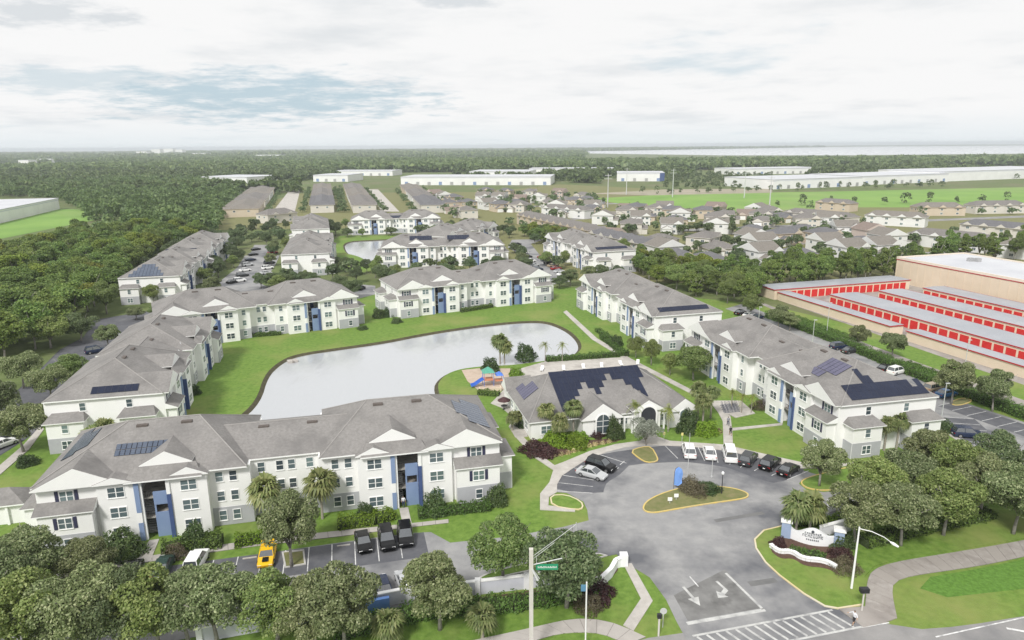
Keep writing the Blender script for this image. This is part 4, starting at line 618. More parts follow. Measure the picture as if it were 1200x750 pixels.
# palms
def palm_mesh(seed, r, slim, dry):
    rs = random.Random(seed); mb = MB(); nf = 46 if not slim else 18
    if dry: nf = 12
    for i in range(nf):
        a = rs.uniform(0,6.28); e = rs.uniform(-.75,1.3) if not dry else rs.uniform(-1.3,-.55); L_ = r*rs.uniform(.8,1.05)*(1 if not dry else .8)
        d = Vector((math.cos(a)*math.cos(e), math.sin(a)*math.cos(e), math.sin(e))); side = Vector((-math.sin(a),math.cos(a),0)); up = d.cross(side)
        st = d*L_*.28
        if slim:        # feather frond: arching rib with leaflets
            pts = [d*L_*t + Vector((0,0,-.55*L_*t*t)) for t in (0,.25,.5,.75,1)]
            for j in range(4):
                p, q = pts[j], pts[j+1]
                for s in (-1,1):
                    for t in (.2,.7):
                        c = p.lerp(q,t); tip = c+side*s*L_*.30*(1-.15*j)+(q-p)*.7+Vector((0,0,-.12*L_)); mb.face([c, c+(q-p)*.28, tip])
        else:
            for j in range(9):
                t = (j-4)/4*1.15; dd = (d*math.cos(t)+side*math.sin(t)).normalized(); tip = st+dd*L_*.78*(1-.12*abs(t))+Vector((0,0,-.30*L_*rs.uniform(.6,1.3)))
                w = (dd.cross(up)).normalized()*L_*.075; mid = st+dd*L_*.45+Vector((0,0,-.03*L_))
                mb.face([st, mid+w, tip, mid-w])
    return mb
PALMM = {}
for i in range(3):
    PALMM['palm',i] = (palm_mesh(40+i, 1, False, False).mesh('fronds', ['leaf_palm']), palm_mesh(60+i, 1, False, True).mesh('dead_fronds', ['leaf_palm_dry']))
    PALMM['slim',i] = (palm_mesh(80+i, 1.25, True, False).mesh('fronds', ['leaf_slim']), None)
mb = MB(); mb.tube([(0,0,-.1),(.03,0,.25),(.05,.02,.6),(0,0,1)], [1.2,1,.95,.9], 8); PTR = mb.mesh('trunk', ['palm_trunk'], True)
for i, (k, x, y, h, r, lab) in enumerate(PALMS):
    o = tag(link('palm_tree', None, None, (x,y,0), i*1.3), lab, 'palm')
    link('trunk', PTR, o, None, 0, (.17 if k == 'palm' else .09, .17 if k == 'palm' else .09, h))
    f, df = PALMM[k, i % 3]; link('fronds', f, o, (0,0,h), 0, (r,r,r))
    if df: link('fronds', df, o, (0,0,h-.05), 0, (r*.8,r*.8,r*.8))
# shrubs & hedges
def blob_leaves(seed, rx, ry, h, n):
    rs = np.random.RandomState(seed); D = rs.normal(size=(n,3)); D /= np.linalg.norm(D,axis=1)[:,None]; D[:,2] = np.abs(D[:,2])
    bumps = 1+.16*np.sin(D[:,0]*5+seed)+.13*np.sin(D[:,1]*7+seed*2)+.1*np.sin(D[:,2]*9)
    P = D*np.array([rx,ry,h])*(bumps*rs.uniform(.72,1.03,n))[:,None]; P[:,2] = np.maximum(P[:,2], .04); return P, D
SHM = {'dark':'leaf_dark','lime':'leaf_lime','maroon':'leaf_maroon','brown':'leaf_brown'}
SHD = {}
for k, m_ in SHM.items():
    for i in range(2):
        P, D = blob_leaves(5+i*3+len(k), 1, 1, 1, 3200); SHD[k,i] = leaf_mesh('leaves', P, D, .066 if k != 'brown' else .05, i, m_)
mb = MB(); 
for i in range(5): a = i*1.26; mb.tube([(0,0,-.03),(math.cos(a)*.35,math.sin(a)*.35,.55)], [.035,.015], 5)
STEM = mb.mesh('stems', ['bark'])
for i, (k, x, y, r, h, lab) in enumerate(SHRUBS):
    o = tag(link('shrub', None, None, (x,y,.0), i*.9, (r,r,h)), lab, 'shrub'); link('foliage', SHD[k,i%2], o); link('stems', STEM, o)
def hedge(pts, w, h, lab, m, i):
    rs = np.random.RandomState(i+3); PP = []; DD = []; tot = 0
    for a, b in zip(pts, pts[1:]):
        a = np.array(a); b = np.array(b); l = np.linalg.norm(b-a); d = (b-a)/l; n = np.array([-d[1],d[0]])
        c = int(l*(w+2*h)*42); s = rs.uniform(0,l,c); q = rs.uniform(0,w+2*h,c); u = np.where(q<h, -w/2, np.where(q>h+w, w/2, q-h-w/2)); z = np.where(q<h, q, np.where(q>h+w, w+2*h-q, h))
        wob = 1+.10*np.sin(s*1.9+i)+.08*np.sin(s*4.3); jit = rs.uniform(.8,1.04,c)
        P = np.zeros((c,3)); P[:,0] = a[0]+d[0]*s+n[0]*u*wob*jit; P[:,1] = a[1]+d[1]*s+n[1]*u*wob*jit; P[:,2] = np.maximum(z*wob*jit, .05)
        Nn = np.zeros((c,3)); Nn[:,0] = n[0]*np.sign(u)*(np.abs(u)>w/2-.02); Nn[:,1] = n[1]*np.sign(u)*(np.abs(u)>w/2-.02); Nn[:,2] = .5; PP.append(P); DD.append(Nn)
    P = np.concatenate(PP); o0 = np.array([pts[0][0],pts[0][1],0]); me = leaf_mesh('hedge', P-o0, np.concatenate(DD), .13, i, m)
    o = tag(link('hedge', None, None, tuple(o0)), lab, 'hedge'); link('foliage', me, o)
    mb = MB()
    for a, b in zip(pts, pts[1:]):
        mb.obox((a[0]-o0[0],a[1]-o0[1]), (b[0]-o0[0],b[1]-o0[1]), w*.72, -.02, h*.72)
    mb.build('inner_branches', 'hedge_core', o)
for i, (pts, w, h, lab) in enumerate(HEDGES): hedge(pts, w, h, lab, 'leaf_lime' if 'bright' in lab or 'lime' in lab else 'leaf_hedge', i)
# ================================================================ apartment blocks
def window_meshes():
    out_ = {}
    for k, w, h, nm in (('pair',1.95,1.45,2),('single',1.0,1.45,1),('wide',1.6,1.45,2),('small',.9,.9,1)):
        f = MB(); t = .075
        f.box(-w/2,w/2,-.07,0,0,t); f.box(-w/2,w/2,-.07,0,h-t,h); f.box(-w/2,-w/2+t,-.068,0,t,h-t); f.box(w/2-t,w/2,-.068,0,t,h-t)
        f.box(-w/2+t,w/2-t,-.055,0,h*.5-.03,h*.5+.03); f.box(-w/2-.06,w/2+.06,-.11,0,-.06,-.002)
        if nm == 2: f.box(-.06,.06,-.062,0,t,h-t)
        p = MB(); p.box(-w/2+t*.5,w/2-t*.5,-.03,-.005,t*.5,h-t*.5)
        out_[k] = (f.mesh('window', ['trim_white']), p.mesh('pane', ['pane_glass']))
    return out_
WIN = window_meshes()
mb = MB(); mb.box(-.2,.2,-.06,0,0,1.5)
for i in range(6): mb.box(-.16,.16,-.075,-.058,.1+i*.23,.26+i*.23)
SHUT = mb.mesh('shutter', ['shutter_navy'])
def add_win(root, k, x, y, z, rz=0, shut=False):
    o = link('window', WIN[k][0], root, (x,y,z), rz); link('pane', WIN[k][1], o)
    if shut:
        w = {'pair':1.95,'single':1.0,'wide':1.6,'small':.9}[k]
        for s in (-1,1):
            c, n = math.cos(rz), math.sin(rz); dx = s*(w/2+.28); link('shutter', SHUT, root, (x+dx*c, y+dx*n, z), rz)
FL = 2.73; EV = 8.2
def apartment(s, e, Cw, name, label):
    """s half spacing of the two breezeways, e breezeway to end wall, Cw width of the stepped wing beside the centre"""
    root = thing(name, label, 'apartment building'); X1 = s+e; xc = s-6.4-Cw
    wl = MB(); rf = MB(); G = 1
    wl.box(-xc-.3,xc+.3,-6.6,6.6,0,EV)
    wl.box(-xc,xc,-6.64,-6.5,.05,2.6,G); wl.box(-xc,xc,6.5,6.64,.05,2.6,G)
    rf.hip(-xc-4.4,xc+4.4,-7.0,7.0,EV-.05,10.75,-xc-4.38,xc+4.38)
    for sg in (-1,1):
        def bx(u0,u1,y0,y1,z0,z1,m=0,b=wl):
            a_, b_ = sg*(s+u0), sg*(s+u1); b.box(min(a_,b_),max(a_,b_),y0,y1,z0,z1,m)
        bx(2.0,e,-9.0,9.0,0,EV); bx(-6.4,-2.0,-9.0,9.0,0,EV); bx(-2.1,2.1,-4.5,8.9,0,EV-.02); bx(-6.4-Cw,-6.3,-8.2,8.2,0,EV-.01)
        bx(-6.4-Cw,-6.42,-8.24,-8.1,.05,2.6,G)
        bx(2.02,6.2,-9.5,-8.9,0,EV-.03); bx(-6.38,-2.02,-9.5,-8.9,0,EV-.03)
        bx(6.7,e-.35,-10.6,-8.9,0,5.5); bx(6.66,e-.31,-10.64,-10.5,.05,2.6,G)
        for yy0, yy1 in ((-7.6,-2.4),(3.0,8.4)):
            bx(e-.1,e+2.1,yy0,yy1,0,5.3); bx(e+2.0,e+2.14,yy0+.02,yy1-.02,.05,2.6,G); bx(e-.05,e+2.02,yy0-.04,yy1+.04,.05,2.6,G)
        # roofs of the end block
        a_, b_ = sg*(s-11.2), sg*(s+e+.45); ra, rb = sg*(s-4.5), sg*(s+4.3)
        if sg > 0: rf.hip(a_,b_,-9.0,9.0,EV-.03,12.6,ra,rb)
        else: rf.hip(b_,a_,-9.02,9.02,EV-.031,12.61,rb,ra)
        cr = MB(); cx = sg*(s-1.6)
        cr.gaby(cx-3.1,cx+3.1,-8.30,-2.0,9.45,11.2,0,1,.12)
        cr.build('gable', ['shingle','siding_white'], root)
        g2 = MB(); ux0, ux1 = sorted((sg*(s+3.3), sg*(s+e+.25))); g2.gaby(ux0,ux1,-9.85,-2.0,EV-.02,10.75,0,1,.14); g2.build('gable', ['shingle','siding_white'], root)
        for (u0,u1,pk,yf) in ((-6.65,-1.85,9.45,-9.8),(1.9,6.5,9.15,-10.05)):
            g3 = MB(); ux0, ux1 = sorted((sg*(s+u0), sg*(s+u1))); g3.gaby(ux0,ux1,yf,-8.2,EV+.02,pk,0,1,.12); g3.build('gable', ['shingle','siding_white'], root)
        # porch skirt over the breezeway
        pr = MB(); x0, x1 = sorted((sg*(s-6.0), sg*(s+3.0))); k = .9
        lo = [(x0,-10.1,EV-.1),(x1,-10.1,EV-.1),(x1,-8.2,EV-.1),(x0,-8.2,EV-.1)]
        pr.face([lo[0],lo[3],lo[2],lo[1]],1); pr.face([lo[0],lo[1],(x1,-10.1,EV+.08),(x0,-10.1,EV+.08)],1)
        pr.face([(x0,-10.1,EV+.08),(x1,-10.1,EV+.08),(x1-k,-8.25,9.5),(x0+k,-8.25,9.5)]); pr.face([(x0,-10.1,EV+.08),(x0+k,-8.25,9.5),(x0,-8.2,EV-.1),lo[0]]); pr.face([lo[1],(x1,-8.2,EV-.1),(x1-k,-8.25,9.5),(x1,-10.1,EV+.08)])
        pr.build('porch_roof', ['shingle','trim_white'], root)
        pt = MB(); x0, x1 = sorted((sg*(s+6.4), sg*(s+e+.1)))
        def pent(b, x0,x1,y0,y1,z0,z1):
            b.face([(x0,y0,z0),(x1,y0,z0),(x1,y0,z0+.14),(x0,y0,z0+.14)],1); b.face([(x0,y0,z0+.14),(x1,y0,z0+.14),(x1,y1,z1),(x0,y1,z1)]); b.face([(x0,y0,z0),(x0,y0,z0+.14),(x0,y1,z1),(x0,y1,z0)],1); b.face([(x1,y0,z0+.14),(x1,y0,z0),(x1,y1,z0),(x1,y1,z1)],1); b.face([(x0,y0,z0),(x0,y1,z0),(x1,y1,z0),(x1,y0,z0)],1)
        pent(pt, x0,x1,-10.95,-8.98,5.35,6.35); pt.build('pent_roof', ['shingle','trim_white'], root)
        for yy0, yy1 in ((-8.0,-2.0),(2.6,8.8)):
            q = MB(); xa, xb = sg*(s+e-.05), sg*(s+e+2.5); z0, z1 = 5.15, 6.25; m_ = .8
            q.face([(xb,yy0,z0),(xb,yy1,z0),(xb,yy1,z0+.14),(xb,yy0,z0+.14)],1); q.face([(xb,yy0,z0+.14),(xb,yy1,z0+.14),(xa,yy1-m_,z1),(xa,yy0+m_,z1)]); q.face([(xa,yy0,z0+.14),(xb,yy0,z0+.14),(xa,yy0+m_,z1)]); q.face([(xb,yy1,z0+.14),(xa,yy1,z0+.14),(xa,yy1-m_,z1)]); q.face([(xa,yy0,z0),(xb,yy0,z0),(xb,yy0,z0+.14),(xa,yy0,z0+.14)],1); q.face([(xa,yy1,z0),(xb,yy1,z0),(xb,yy1,z0+.14),(xa,yy1,z0+.14)],1); q.face([(xa,yy0,z0),(xa,yy1,z0),(xb,yy1,z0),(xb,yy0,z0)],1)
            q.build('pent_roof', ['shingle','trim_white'], root)
        # breezeway fittings
        def part(nm, m, boxes):
            b = MB()
            for (u0,u1,y0,y1,z0,z1,*mm) in boxes:
                a1, b1 = sorted((sg*(s+u0), sg*(s+u1))) if sg > 0 else sorted((sg*s+u0, sg*s+u1)); b.box(a1,b1,y0,y1,z0,z1,mm[0] if mm else 0)
            return b.build(nm, m, root)
        part('wall_panel', ['paint_blue'], [(-.15,1.55,-9.05,-8.85,0,3.35)]); part('wall_panel', ['paint_blue'], [(-.15,1.55,-9.05,-8.85,4.45,6.2)])
        part('wall_panel', ['paint_blue'], [(-.15,.05,-9.0,-8.87,3.36,4.44),(1.4,1.55,-9.0,-8.87,3.36,4.44)])
        part('pilaster', ['paint_blue','trim_white'], [(-2.05,-1.5,-9.7,-9.1,0,2.5),(-2.03,-1.52,-9.68,-9.1,2.51,3.9,1),(-2.05,-1.5,-9.7,-9.1,3.91,EV-.1)])
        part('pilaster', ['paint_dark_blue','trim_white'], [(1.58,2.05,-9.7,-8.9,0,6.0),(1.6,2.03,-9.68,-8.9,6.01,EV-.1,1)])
        part('column', ['trim_white'], [(-1.5,-1.2,-9.5,-9.2,0,EV-.1)])
        part('landing', ['concrete','trim_white'], [(-2.0,2.0,-8.84,-4.45,2.55,2.72),(-2.0,2.0,-8.84,-4.45,5.3,5.47)])
        part('railing', ['dark_metal'], [(-1.2,-.2,-9.0,-8.95,3.6,3.66),(-1.2,-.2,-9.0,-8.95,6.36,6.42),(-.15,1.55,-9.0,-8.95,6.85,6.9)]+[(-1.2+.2*i,-1.17+.2*i,-8.99,-8.96,2.72,3.6) for i in range(5)]+[(-1.2+.2*i,-1.17+.2*i,-8.99,-8.96,5.47,6.36) for i in range(5)])
        part('stair_flight', ['steel_grey'], [(-1.8,-.4,-8.4+.3*i,-8.05+.3*i,.17*i,.17*i+.2) for i in range(1,13)]); part('stair_flight', ['steel_grey'], [(-1.8,-.4,-8.4+.3*i,-8.05+.3*i,2.73+.17*i,2.73+.17*i+.2) for i in range(1,13)])
        part('entry_door', ['paint_dark_blue'], [(-1.4,-.5,-4.56,-4.48,.02,2.1),(.5,1.4,-4.56,-4.48,.02,2.1),(-1.4,-.5,-4.56,-4.48,5.48,7.5),(.5,1.4,-4.56,-4.48,5.48,7.5)])
        # windows on the front
        X = lambda u: sg*(s+u)
        for f in range(3):
            z = f*FL+.75
            add_win(root,'pair',X(4.1),-9.5,z); add_win(root,'pair',X(-4.2),-9.5,z)
            if f == 2: add_win(root,'wide',X(9.7),-9.0,z-.05,0,True)
            else: add_win(root,'wide' if f else 'single',X(9.7),-10.6-(0 if f else .04),z-.1,0,f > 0)
            if Cw > 4: add_win(root,'single',X(-7.6),-8.2-(0 if f else .04),z); add_win(root,'single',X(-9.3),-8.2-(0 if f else .04),z)
            else: add_win(root,'single',X(-6.4-Cw/2),-8.2-(0 if f else .04),z)
            if Cw > 4: add_win(root,'single',sg*(xc-1.2),-6.6-(0 if f else .04),z)
            add_win(root,'single',sg*.75,-6.6-(0 if f else .04),z)
            for yy in (-5.0,5.7):
                rz = sg*math.pi/2
                if f < 2: add_win(root,'wide' if f == 0 else 'single', X(e+2.1)+sg*(.04 if f == 0 else 0), yy, z-.1, rz)
            if f == 2:
                for yy in (-3.6,3.4): add_win(root,'single', X(e), yy, z, rz)
    wl.build('wall', ['siding_white','siding_grey'], root)
    r0 = rf.build('roof', ['shingle','trim_white'], root)
    zl = EV+.17
    def caps(parent, segs):
        for p, q in segs: c_ = MB(); c_.tube([p, q], .11, 5); c_.build('ridge_cap', 'shingle_cap', parent)
    for sg in (-1,1):
        i0, o0, p0, p1 = sg*(s-11.2), sg*(s+e+.45), sg*(s-4.5), sg*(s+4.3)
        caps(r0, [((p0,0,12.6),(p1,0,12.6)),((p0,0,12.6),(i0,-9,zl)),((p0,0,12.6),(i0,9,zl)),((p1,0,12.6),(o0,-9,zl)),((p1,0,12.6),(o0,9,zl))])
    caps(r0, [((-xc-4,0,10.75),(xc+4,0,10.75))])
    for xx, yy in ((s-3,-.9),(s+2.5,-.9),(-s-2.5,-.9),(-s+3,-.9),(-3,-.9),(3.5,-.9)):
        zz_ = 12.6-.5*.9 if abs(xx) > 7 else 10.75-.4*.9
        v = MB(); v.box(xx-.7,xx+.7,yy-.35,yy+.25,zz_-.25,zz_+.16); v.build('roof_vent', 'vent_brown', r0)
    return root
PANEL = {}
for k in ('solar_dark','solar_purple','solar_blue'):
    mb = MB(); mb.box(-.5,.5,-.82,.82,.06,.10,1,0)
    for xx in (-.5,.46): mb.box(xx,xx+.04,-.82,.82,.1,.108,1)
    for i in range(1,3): mb.box(-.46,.46,-.82+i*.547-.008,-.82+i*.547+.008,.1,.104,1)
    PANEL[k] = mb.mesh('solar_panel', [k,'solar_frame'])
def panels(root, origin, ux, up, cells, k='solar_dark', pw=1.02, ph=1.66, sc=None):
    """cells = list of (col,row); origin on the roof plane, ux along the eave, up the slope"""
    ux = Vector(ux).normalized(); up = Vector(up); up = (up-ux*up.dot(ux)).normalized(); nz = ux.cross(up)
    Mx = Matrix((ux, up, nz)).transposed()
    for c, r in cells:
        p = Vector(origin)+ux*(c*pw)+up*(r*ph); o = link('solar_panel', PANEL[k], root); o.matrix_local = Matrix.Translation(p) @ Mx.to_4x4() @ Matrix.Diagonal((*(sc or (1,1,1)),1))
grid = lambda c0, c1, r0, r1: [(c, r) for r in range(r0, r1) for c in range(c0, c1)]
LAB = {'B1':'long white apartment block along the front car park with blue breezeways','B2':'white apartment block with a single dark solar strip beside the west lot','B3':'white apartment block facing the pond behind the solar strip roof',
 'B4':'white apartment block across the pond with two blue breezeways and a lawn before it','B5':'white apartment block on the courtyard walk with one solar row above its end wall','B6':'white apartment block with large dark and purple solar arrays by the clubhouse',
 'B7':'white apartment block between the two ponds with dark roof solar','B8':'white apartment block on the far bank of the back pond','B9':'grey roofed apartment block turned sideways behind the back pond','B12':'white apartment block beside the green belt with a long solar strip',
 'B10':'apartment block end on to the dark oak row with a plain white end wall','B11':'apartment block behind the plain end wall with a blue breezeway on the lot','B13':'gabled apartment block against the woods with a stepped solar array','B14':'farther apartment block against the woods beyond the stepped solar array'}
longb = apartment(15.7, 13.0, 5.0, 'apartment_building', LAB['B1']); shortb = apartment(12.5, 12.3, 3.0, 'apartment_building', LAB['B4'])
APT = {}; first = True
for tg, x, y, ang, s in APTS:
    if tg == 'B1': o = longb
    elif first: o = shortb; first = False
    else: o = None
    if o is not None: o.location = (x,y,0); o.rotation_euler = (0,0,R(ang)); o['label'] = LAB[tg]; APT[tg] = o
for tg, x, y, ang, s in APTS:
    if tg in APT: continue
    o = copy_tree(shortb); o.location = (x,y,0); o.rotation_euler = (0,0,R(ang)); o['label'] = LAB[tg]; APT[tg] = o
# solar arrays in each block's own frame
fr = lambda x, y, s: (x, y, 0)
def on_front(tg, xc, w, d0, rows, s, k, sg=1):     # front slope of an end block; d0 = metres in from the eave (plan)
    sl = (12.6-8.37)/9.0; panels(APT[tg], (xc-w*1.02/2+.5,-9.0+d0,8.37+sl*d0), (1,0,0), (0,1,sl), grid(0,w,0,rows), k)
def on_end(tg, sg, y0, cells, s, e, k, d0=1.6):
    sl = (12.6-8.37)/(e+.45-4.3); xx = sg*(s+e+.45-d0)
    panels(APT[tg], (xx,y0,8.37+sl*d0), (0,sg,0), (-sg,0,sl), cells, k)
sl_ = (12.6-8.37)/9.0; panels(APT['B1'], (-20.4,-9.0+3.9,8.37+sl_*3.9), (1,0,0), (0,1,sl_), grid(0,11,0,2), 'solar_blue', .62, 1.05, (.56,.58,1))
on_end('B1', 1, -5.6, grid(0,9,0,2)+grid(2,7,2,3), 15.7, 13.0, 'solar_blue', 1.9)
on_end('B1', -1, 5.6, grid(0,9,0,1)+grid(2,8,1,2), 15.7, 13.0, 'solar_blue', 2.2)
on_end('B2', -1, 1.6, grid(0,7,0,1), 12.5, 12.3, 'solar_dark', 1.6)
on_end('B5', 1, -6.8, grid(0,13,0,1), 12.5, 12.3, 'solar_dark', 2.0)
on_end('B6', 1, -6.0, grid(0,14,0,1)+grid(0,12,1,2)+grid(4,6,2,3)+grid(4,5,3,4)+grid(13,14,1,2), 12.5, 12.3, 'solar_dark', 1.5)
on_front('B6', 15.2, 5, 5.2, 2, 12.5, 'solar_purple'); on_front('B6', 14.0, 3, 3.6, 1, 12.5, 'solar_purple')
on_end('B12', 1, -6.8, grid(0,13,0,1), 12.5, 12.3, 'solar_dark', 2.0); on_end('B13', -1, 5.5, grid(0,10,0,1)+grid(1,9,1,2)+grid(2,8,2,3)+grid(3,7,3,4), 12.5, 12.3, 'solar_blue', 1.0)
on_end('B14', -1, 6, grid(0,11,0,1), 12.5, 12.3, 'solar_dark', 2.0)
on_front('B7', -9, 9, 5.0, 2, 12.5, 'solar_dark'); on_front('B7', 6.5, 9, 5.0, 2, 12.5, 'solar_dark')
panels(APT['B8'], (-5,-5.6,8.37+.34*1.4), (1,0,0), (0,1,.34), grid(0,11,0,2), 'solar_dark')
# satellite dishes on a few roofs
for tg, x, y, z in (('B2',-2,-6.9,8.4),('B2',12.5,-7.6,8.9),('B2',3,-6.3,8.7)):
    d = MB(); d.tube([(x,y,z),(x,y,z+.5)], .03, 6); d.tube([(x,y-.1,z+.55),(x,y-.16,z+.6),(x,y-.24,z+.64)], [.06,.3,.42], 10); d.build('satellite_dish', 'chair_white', APT[tg])

# ================================================================ clubhouse
def clubhouse():
    root = thing('clubhouse', 'single storey clubhouse with an arched entry and a big black solar roof', 'clubhouse', (2.7,108.3,0), R(13.5))
    Wd, Dp = 30.5, 21.0; wl = MB(); rf = MB()
    wl.box(.5,Wd-.5,2.6,Dp-.5,0,3.2)
    wl.box(.5,6.0,.6,2.7,0,3.19); wl.box(9.2,16.0,-.6,2.7,0,3.18); wl.box(25.2,Wd-1.0,-.4,2.7,0,3.17)
    wl.box(18.4,19.3,-.6,2.7,0,3.9); wl.box(22.4,23.3,-.6,2.7,0,3.9); wl.box(16.0,18.4,1.2,2.7,0,3.16); wl.box(23.3,25.2,1.2,2.7,0,3.15)
    wl.build('wall', ['siding_white'], root)
    rf.hip(0,Wd,0.2,Dp+.1,3.1,8.0,6.5,23.2); roof = rf.build('roof', ['shingle','trim_white'], root)
    for p, q in (((6.5,10.65,8.0),(23.2,10.65,8.0)),((6.5,10.65,8.0),(0,.2,3.3)),((6.5,10.65,8.0),(0,Dp+.1,3.3)),((23.2,10.65,8.0),(Wd,.2,3.3)),((23.2,10.65,8.0),(Wd,Dp+.1,3.3))): c_ = MB(); c_.tube([p,q], .1, 5); c_.build('ridge_cap', 'shingle_cap', roof)
    def fg(x0,x1,y0,z0,zr,back=9.0):
        g = MB(); g.gaby(x0,x1,y0,back,z0,zr,0,1,.14); return g.build('gable', ['shingle','siding_white'], root)
    fg(8.8,16.4,-1.0,3.08,5.9,8.2); fg(17.9,23.8,-1.0,3.85,5.75,7.5); fg(24.8,Wd+.2,-.8,3.06,5.3,7)
    # entry arch: pale surround and a solid face, the opening's shade painted dark
    def arch(cx, y, w, z0, zs, m, nm, y1):
        b = MB(); pts = [(cx-w/2,z0),(cx+w/2,z0),(cx+w/2,zs)]+[(cx+w/2*math.cos(t),zs+w/2*math.sin(t)) for t in [math.pi*i/10 for i in range(1,10)]]+[(cx-w/2,zs)]
        n = len(pts); b.face([(px_,y,pz) for px_,pz in pts])
        for i in range(n): j = (i+1)%n; b.face([(pts[i][0],y,pts[i][1]),(pts[i][0],y1,pts[i][1]),(pts[j][0],y1,pts[j][1]),(pts[j][0],y,pts[j][1])])
        return b.build(nm, m, root)
    wl2 = MB(); wl2.box(19.28,22.42,-.5,.2,3.3,3.92); wl2.build('lintel', 'siding_white', root)
    arch(20.85,-1.06,3.4,0,3.2,'trim_white','arch_surround',-.9); arch(20.85,-1.10,2.7,.02,3.2,'opening_shade','arched_entry_shade',-.95)
    o = arch(12.6,-1.06,2.6,.5,2.9,'trim_white','window',-.9); o2 = arch(12.6,-1.10,2.2,.7,2.9,'pane_glass','pane',-.98); o2.parent = o
    b = MB(); b.box(12.56,12.64,-1.13,-1.04,.7,4.0); b.box(11.5,13.7,-1.13,-1.04,1.9,1.97); b.box(11.5,13.7,-1.13,-1.04,2.85,2.92); b.build('muntin', 'trim_white', o)
    o = arch(27.6,-.86,1.7,.9,2.6,'trim_white','window',-.75); o2 = arch(27.6,-.90,1.4,1.0,2.6,'pane_glass','pane',-.8); o2.parent = o
    add_win(root,'pair',3.2,.6,.9); add_win(root,'wide',17.2,1.2,.9); add_win(root,'pair',24.3,1.2,.9)
    for yy in (3.5,7,10.5,14): add_win(root,'wide',.5,yy,.9,-math.pi/2)
    b = MB(); b.box(16.4,18.2,-.9,-.7,2.9,3.15); b.box(23.5,25.0,-.9,-.7,2.9,3.15); b.build('fascia', 'trim_white', root)
    for xx in (16.6,18.0,23.9,24.8): b = MB(); b.box(xx-.12,xx+.12,-.92,-.68,0,2.9); b.build('column', 'trim_white', root)
    # solar
    sl = (8.0-3.3)/10.45
    rows = {0:[(7,9)],1:[(7,10),(22,23)],2:[(7,11),(14,15),(21,23)],3:[(7,12),(13,16),(20,23)],4:[(7,17),(18,24)],5:[(7,24)]}
    ph = 1.52
    cells = []
    for r, sp in rows.items():
        for a_, b_ in sp: cells += [(c, r) for c in range(a_, b_)]
    panels(root, (-.2,2.6,3.3+sl*2.4), (1,0,0), (0,1,sl), cells, 'solar_dark', 1.02, 1.66)
    sl2 = (8.0-3.3)/6.5
    panels(root, (2.0,14.0,3.3+sl2*2.0), (0,-1,0), (1,0,sl2), grid(0,6,0,1)+grid(2,6,1,2), 'solar_purple')
    gb = MB(); gb.gabx(-.2,5,15.5,19.8,3.3,5.6); gb.build('gable', ['shingle','siding_white'], root)
clubhouse()
# lot side kiosk
def kiosk():
    root = thing('mail_kiosk', 'small grey roofed kiosk beside the corner oak', 'kiosk', (KIOSK[0],KIOSK[1],0), R(14))
    b = MB(); b.hip(-4.5,3.6,-2.2,2.6,2.7,4.4,-2.2,1.2,0,.18,1); b.build('roof', ['shingle','trim_white'], root)
    b = MB(); b.box(-4,3.1,-1.7,2.1,0,2.75); b.build('wall', 'siding_white', root)
    for xx in (3.2,1.2): b = MB(); b.box(xx,xx+.3,-2.0,-1.72,0,2.72); b.build('column', 'trim_white', root)
    for yy in (-.6,1.0): add_win(root,'single',3.1,yy,.9,math.pi/2)
kiosk()

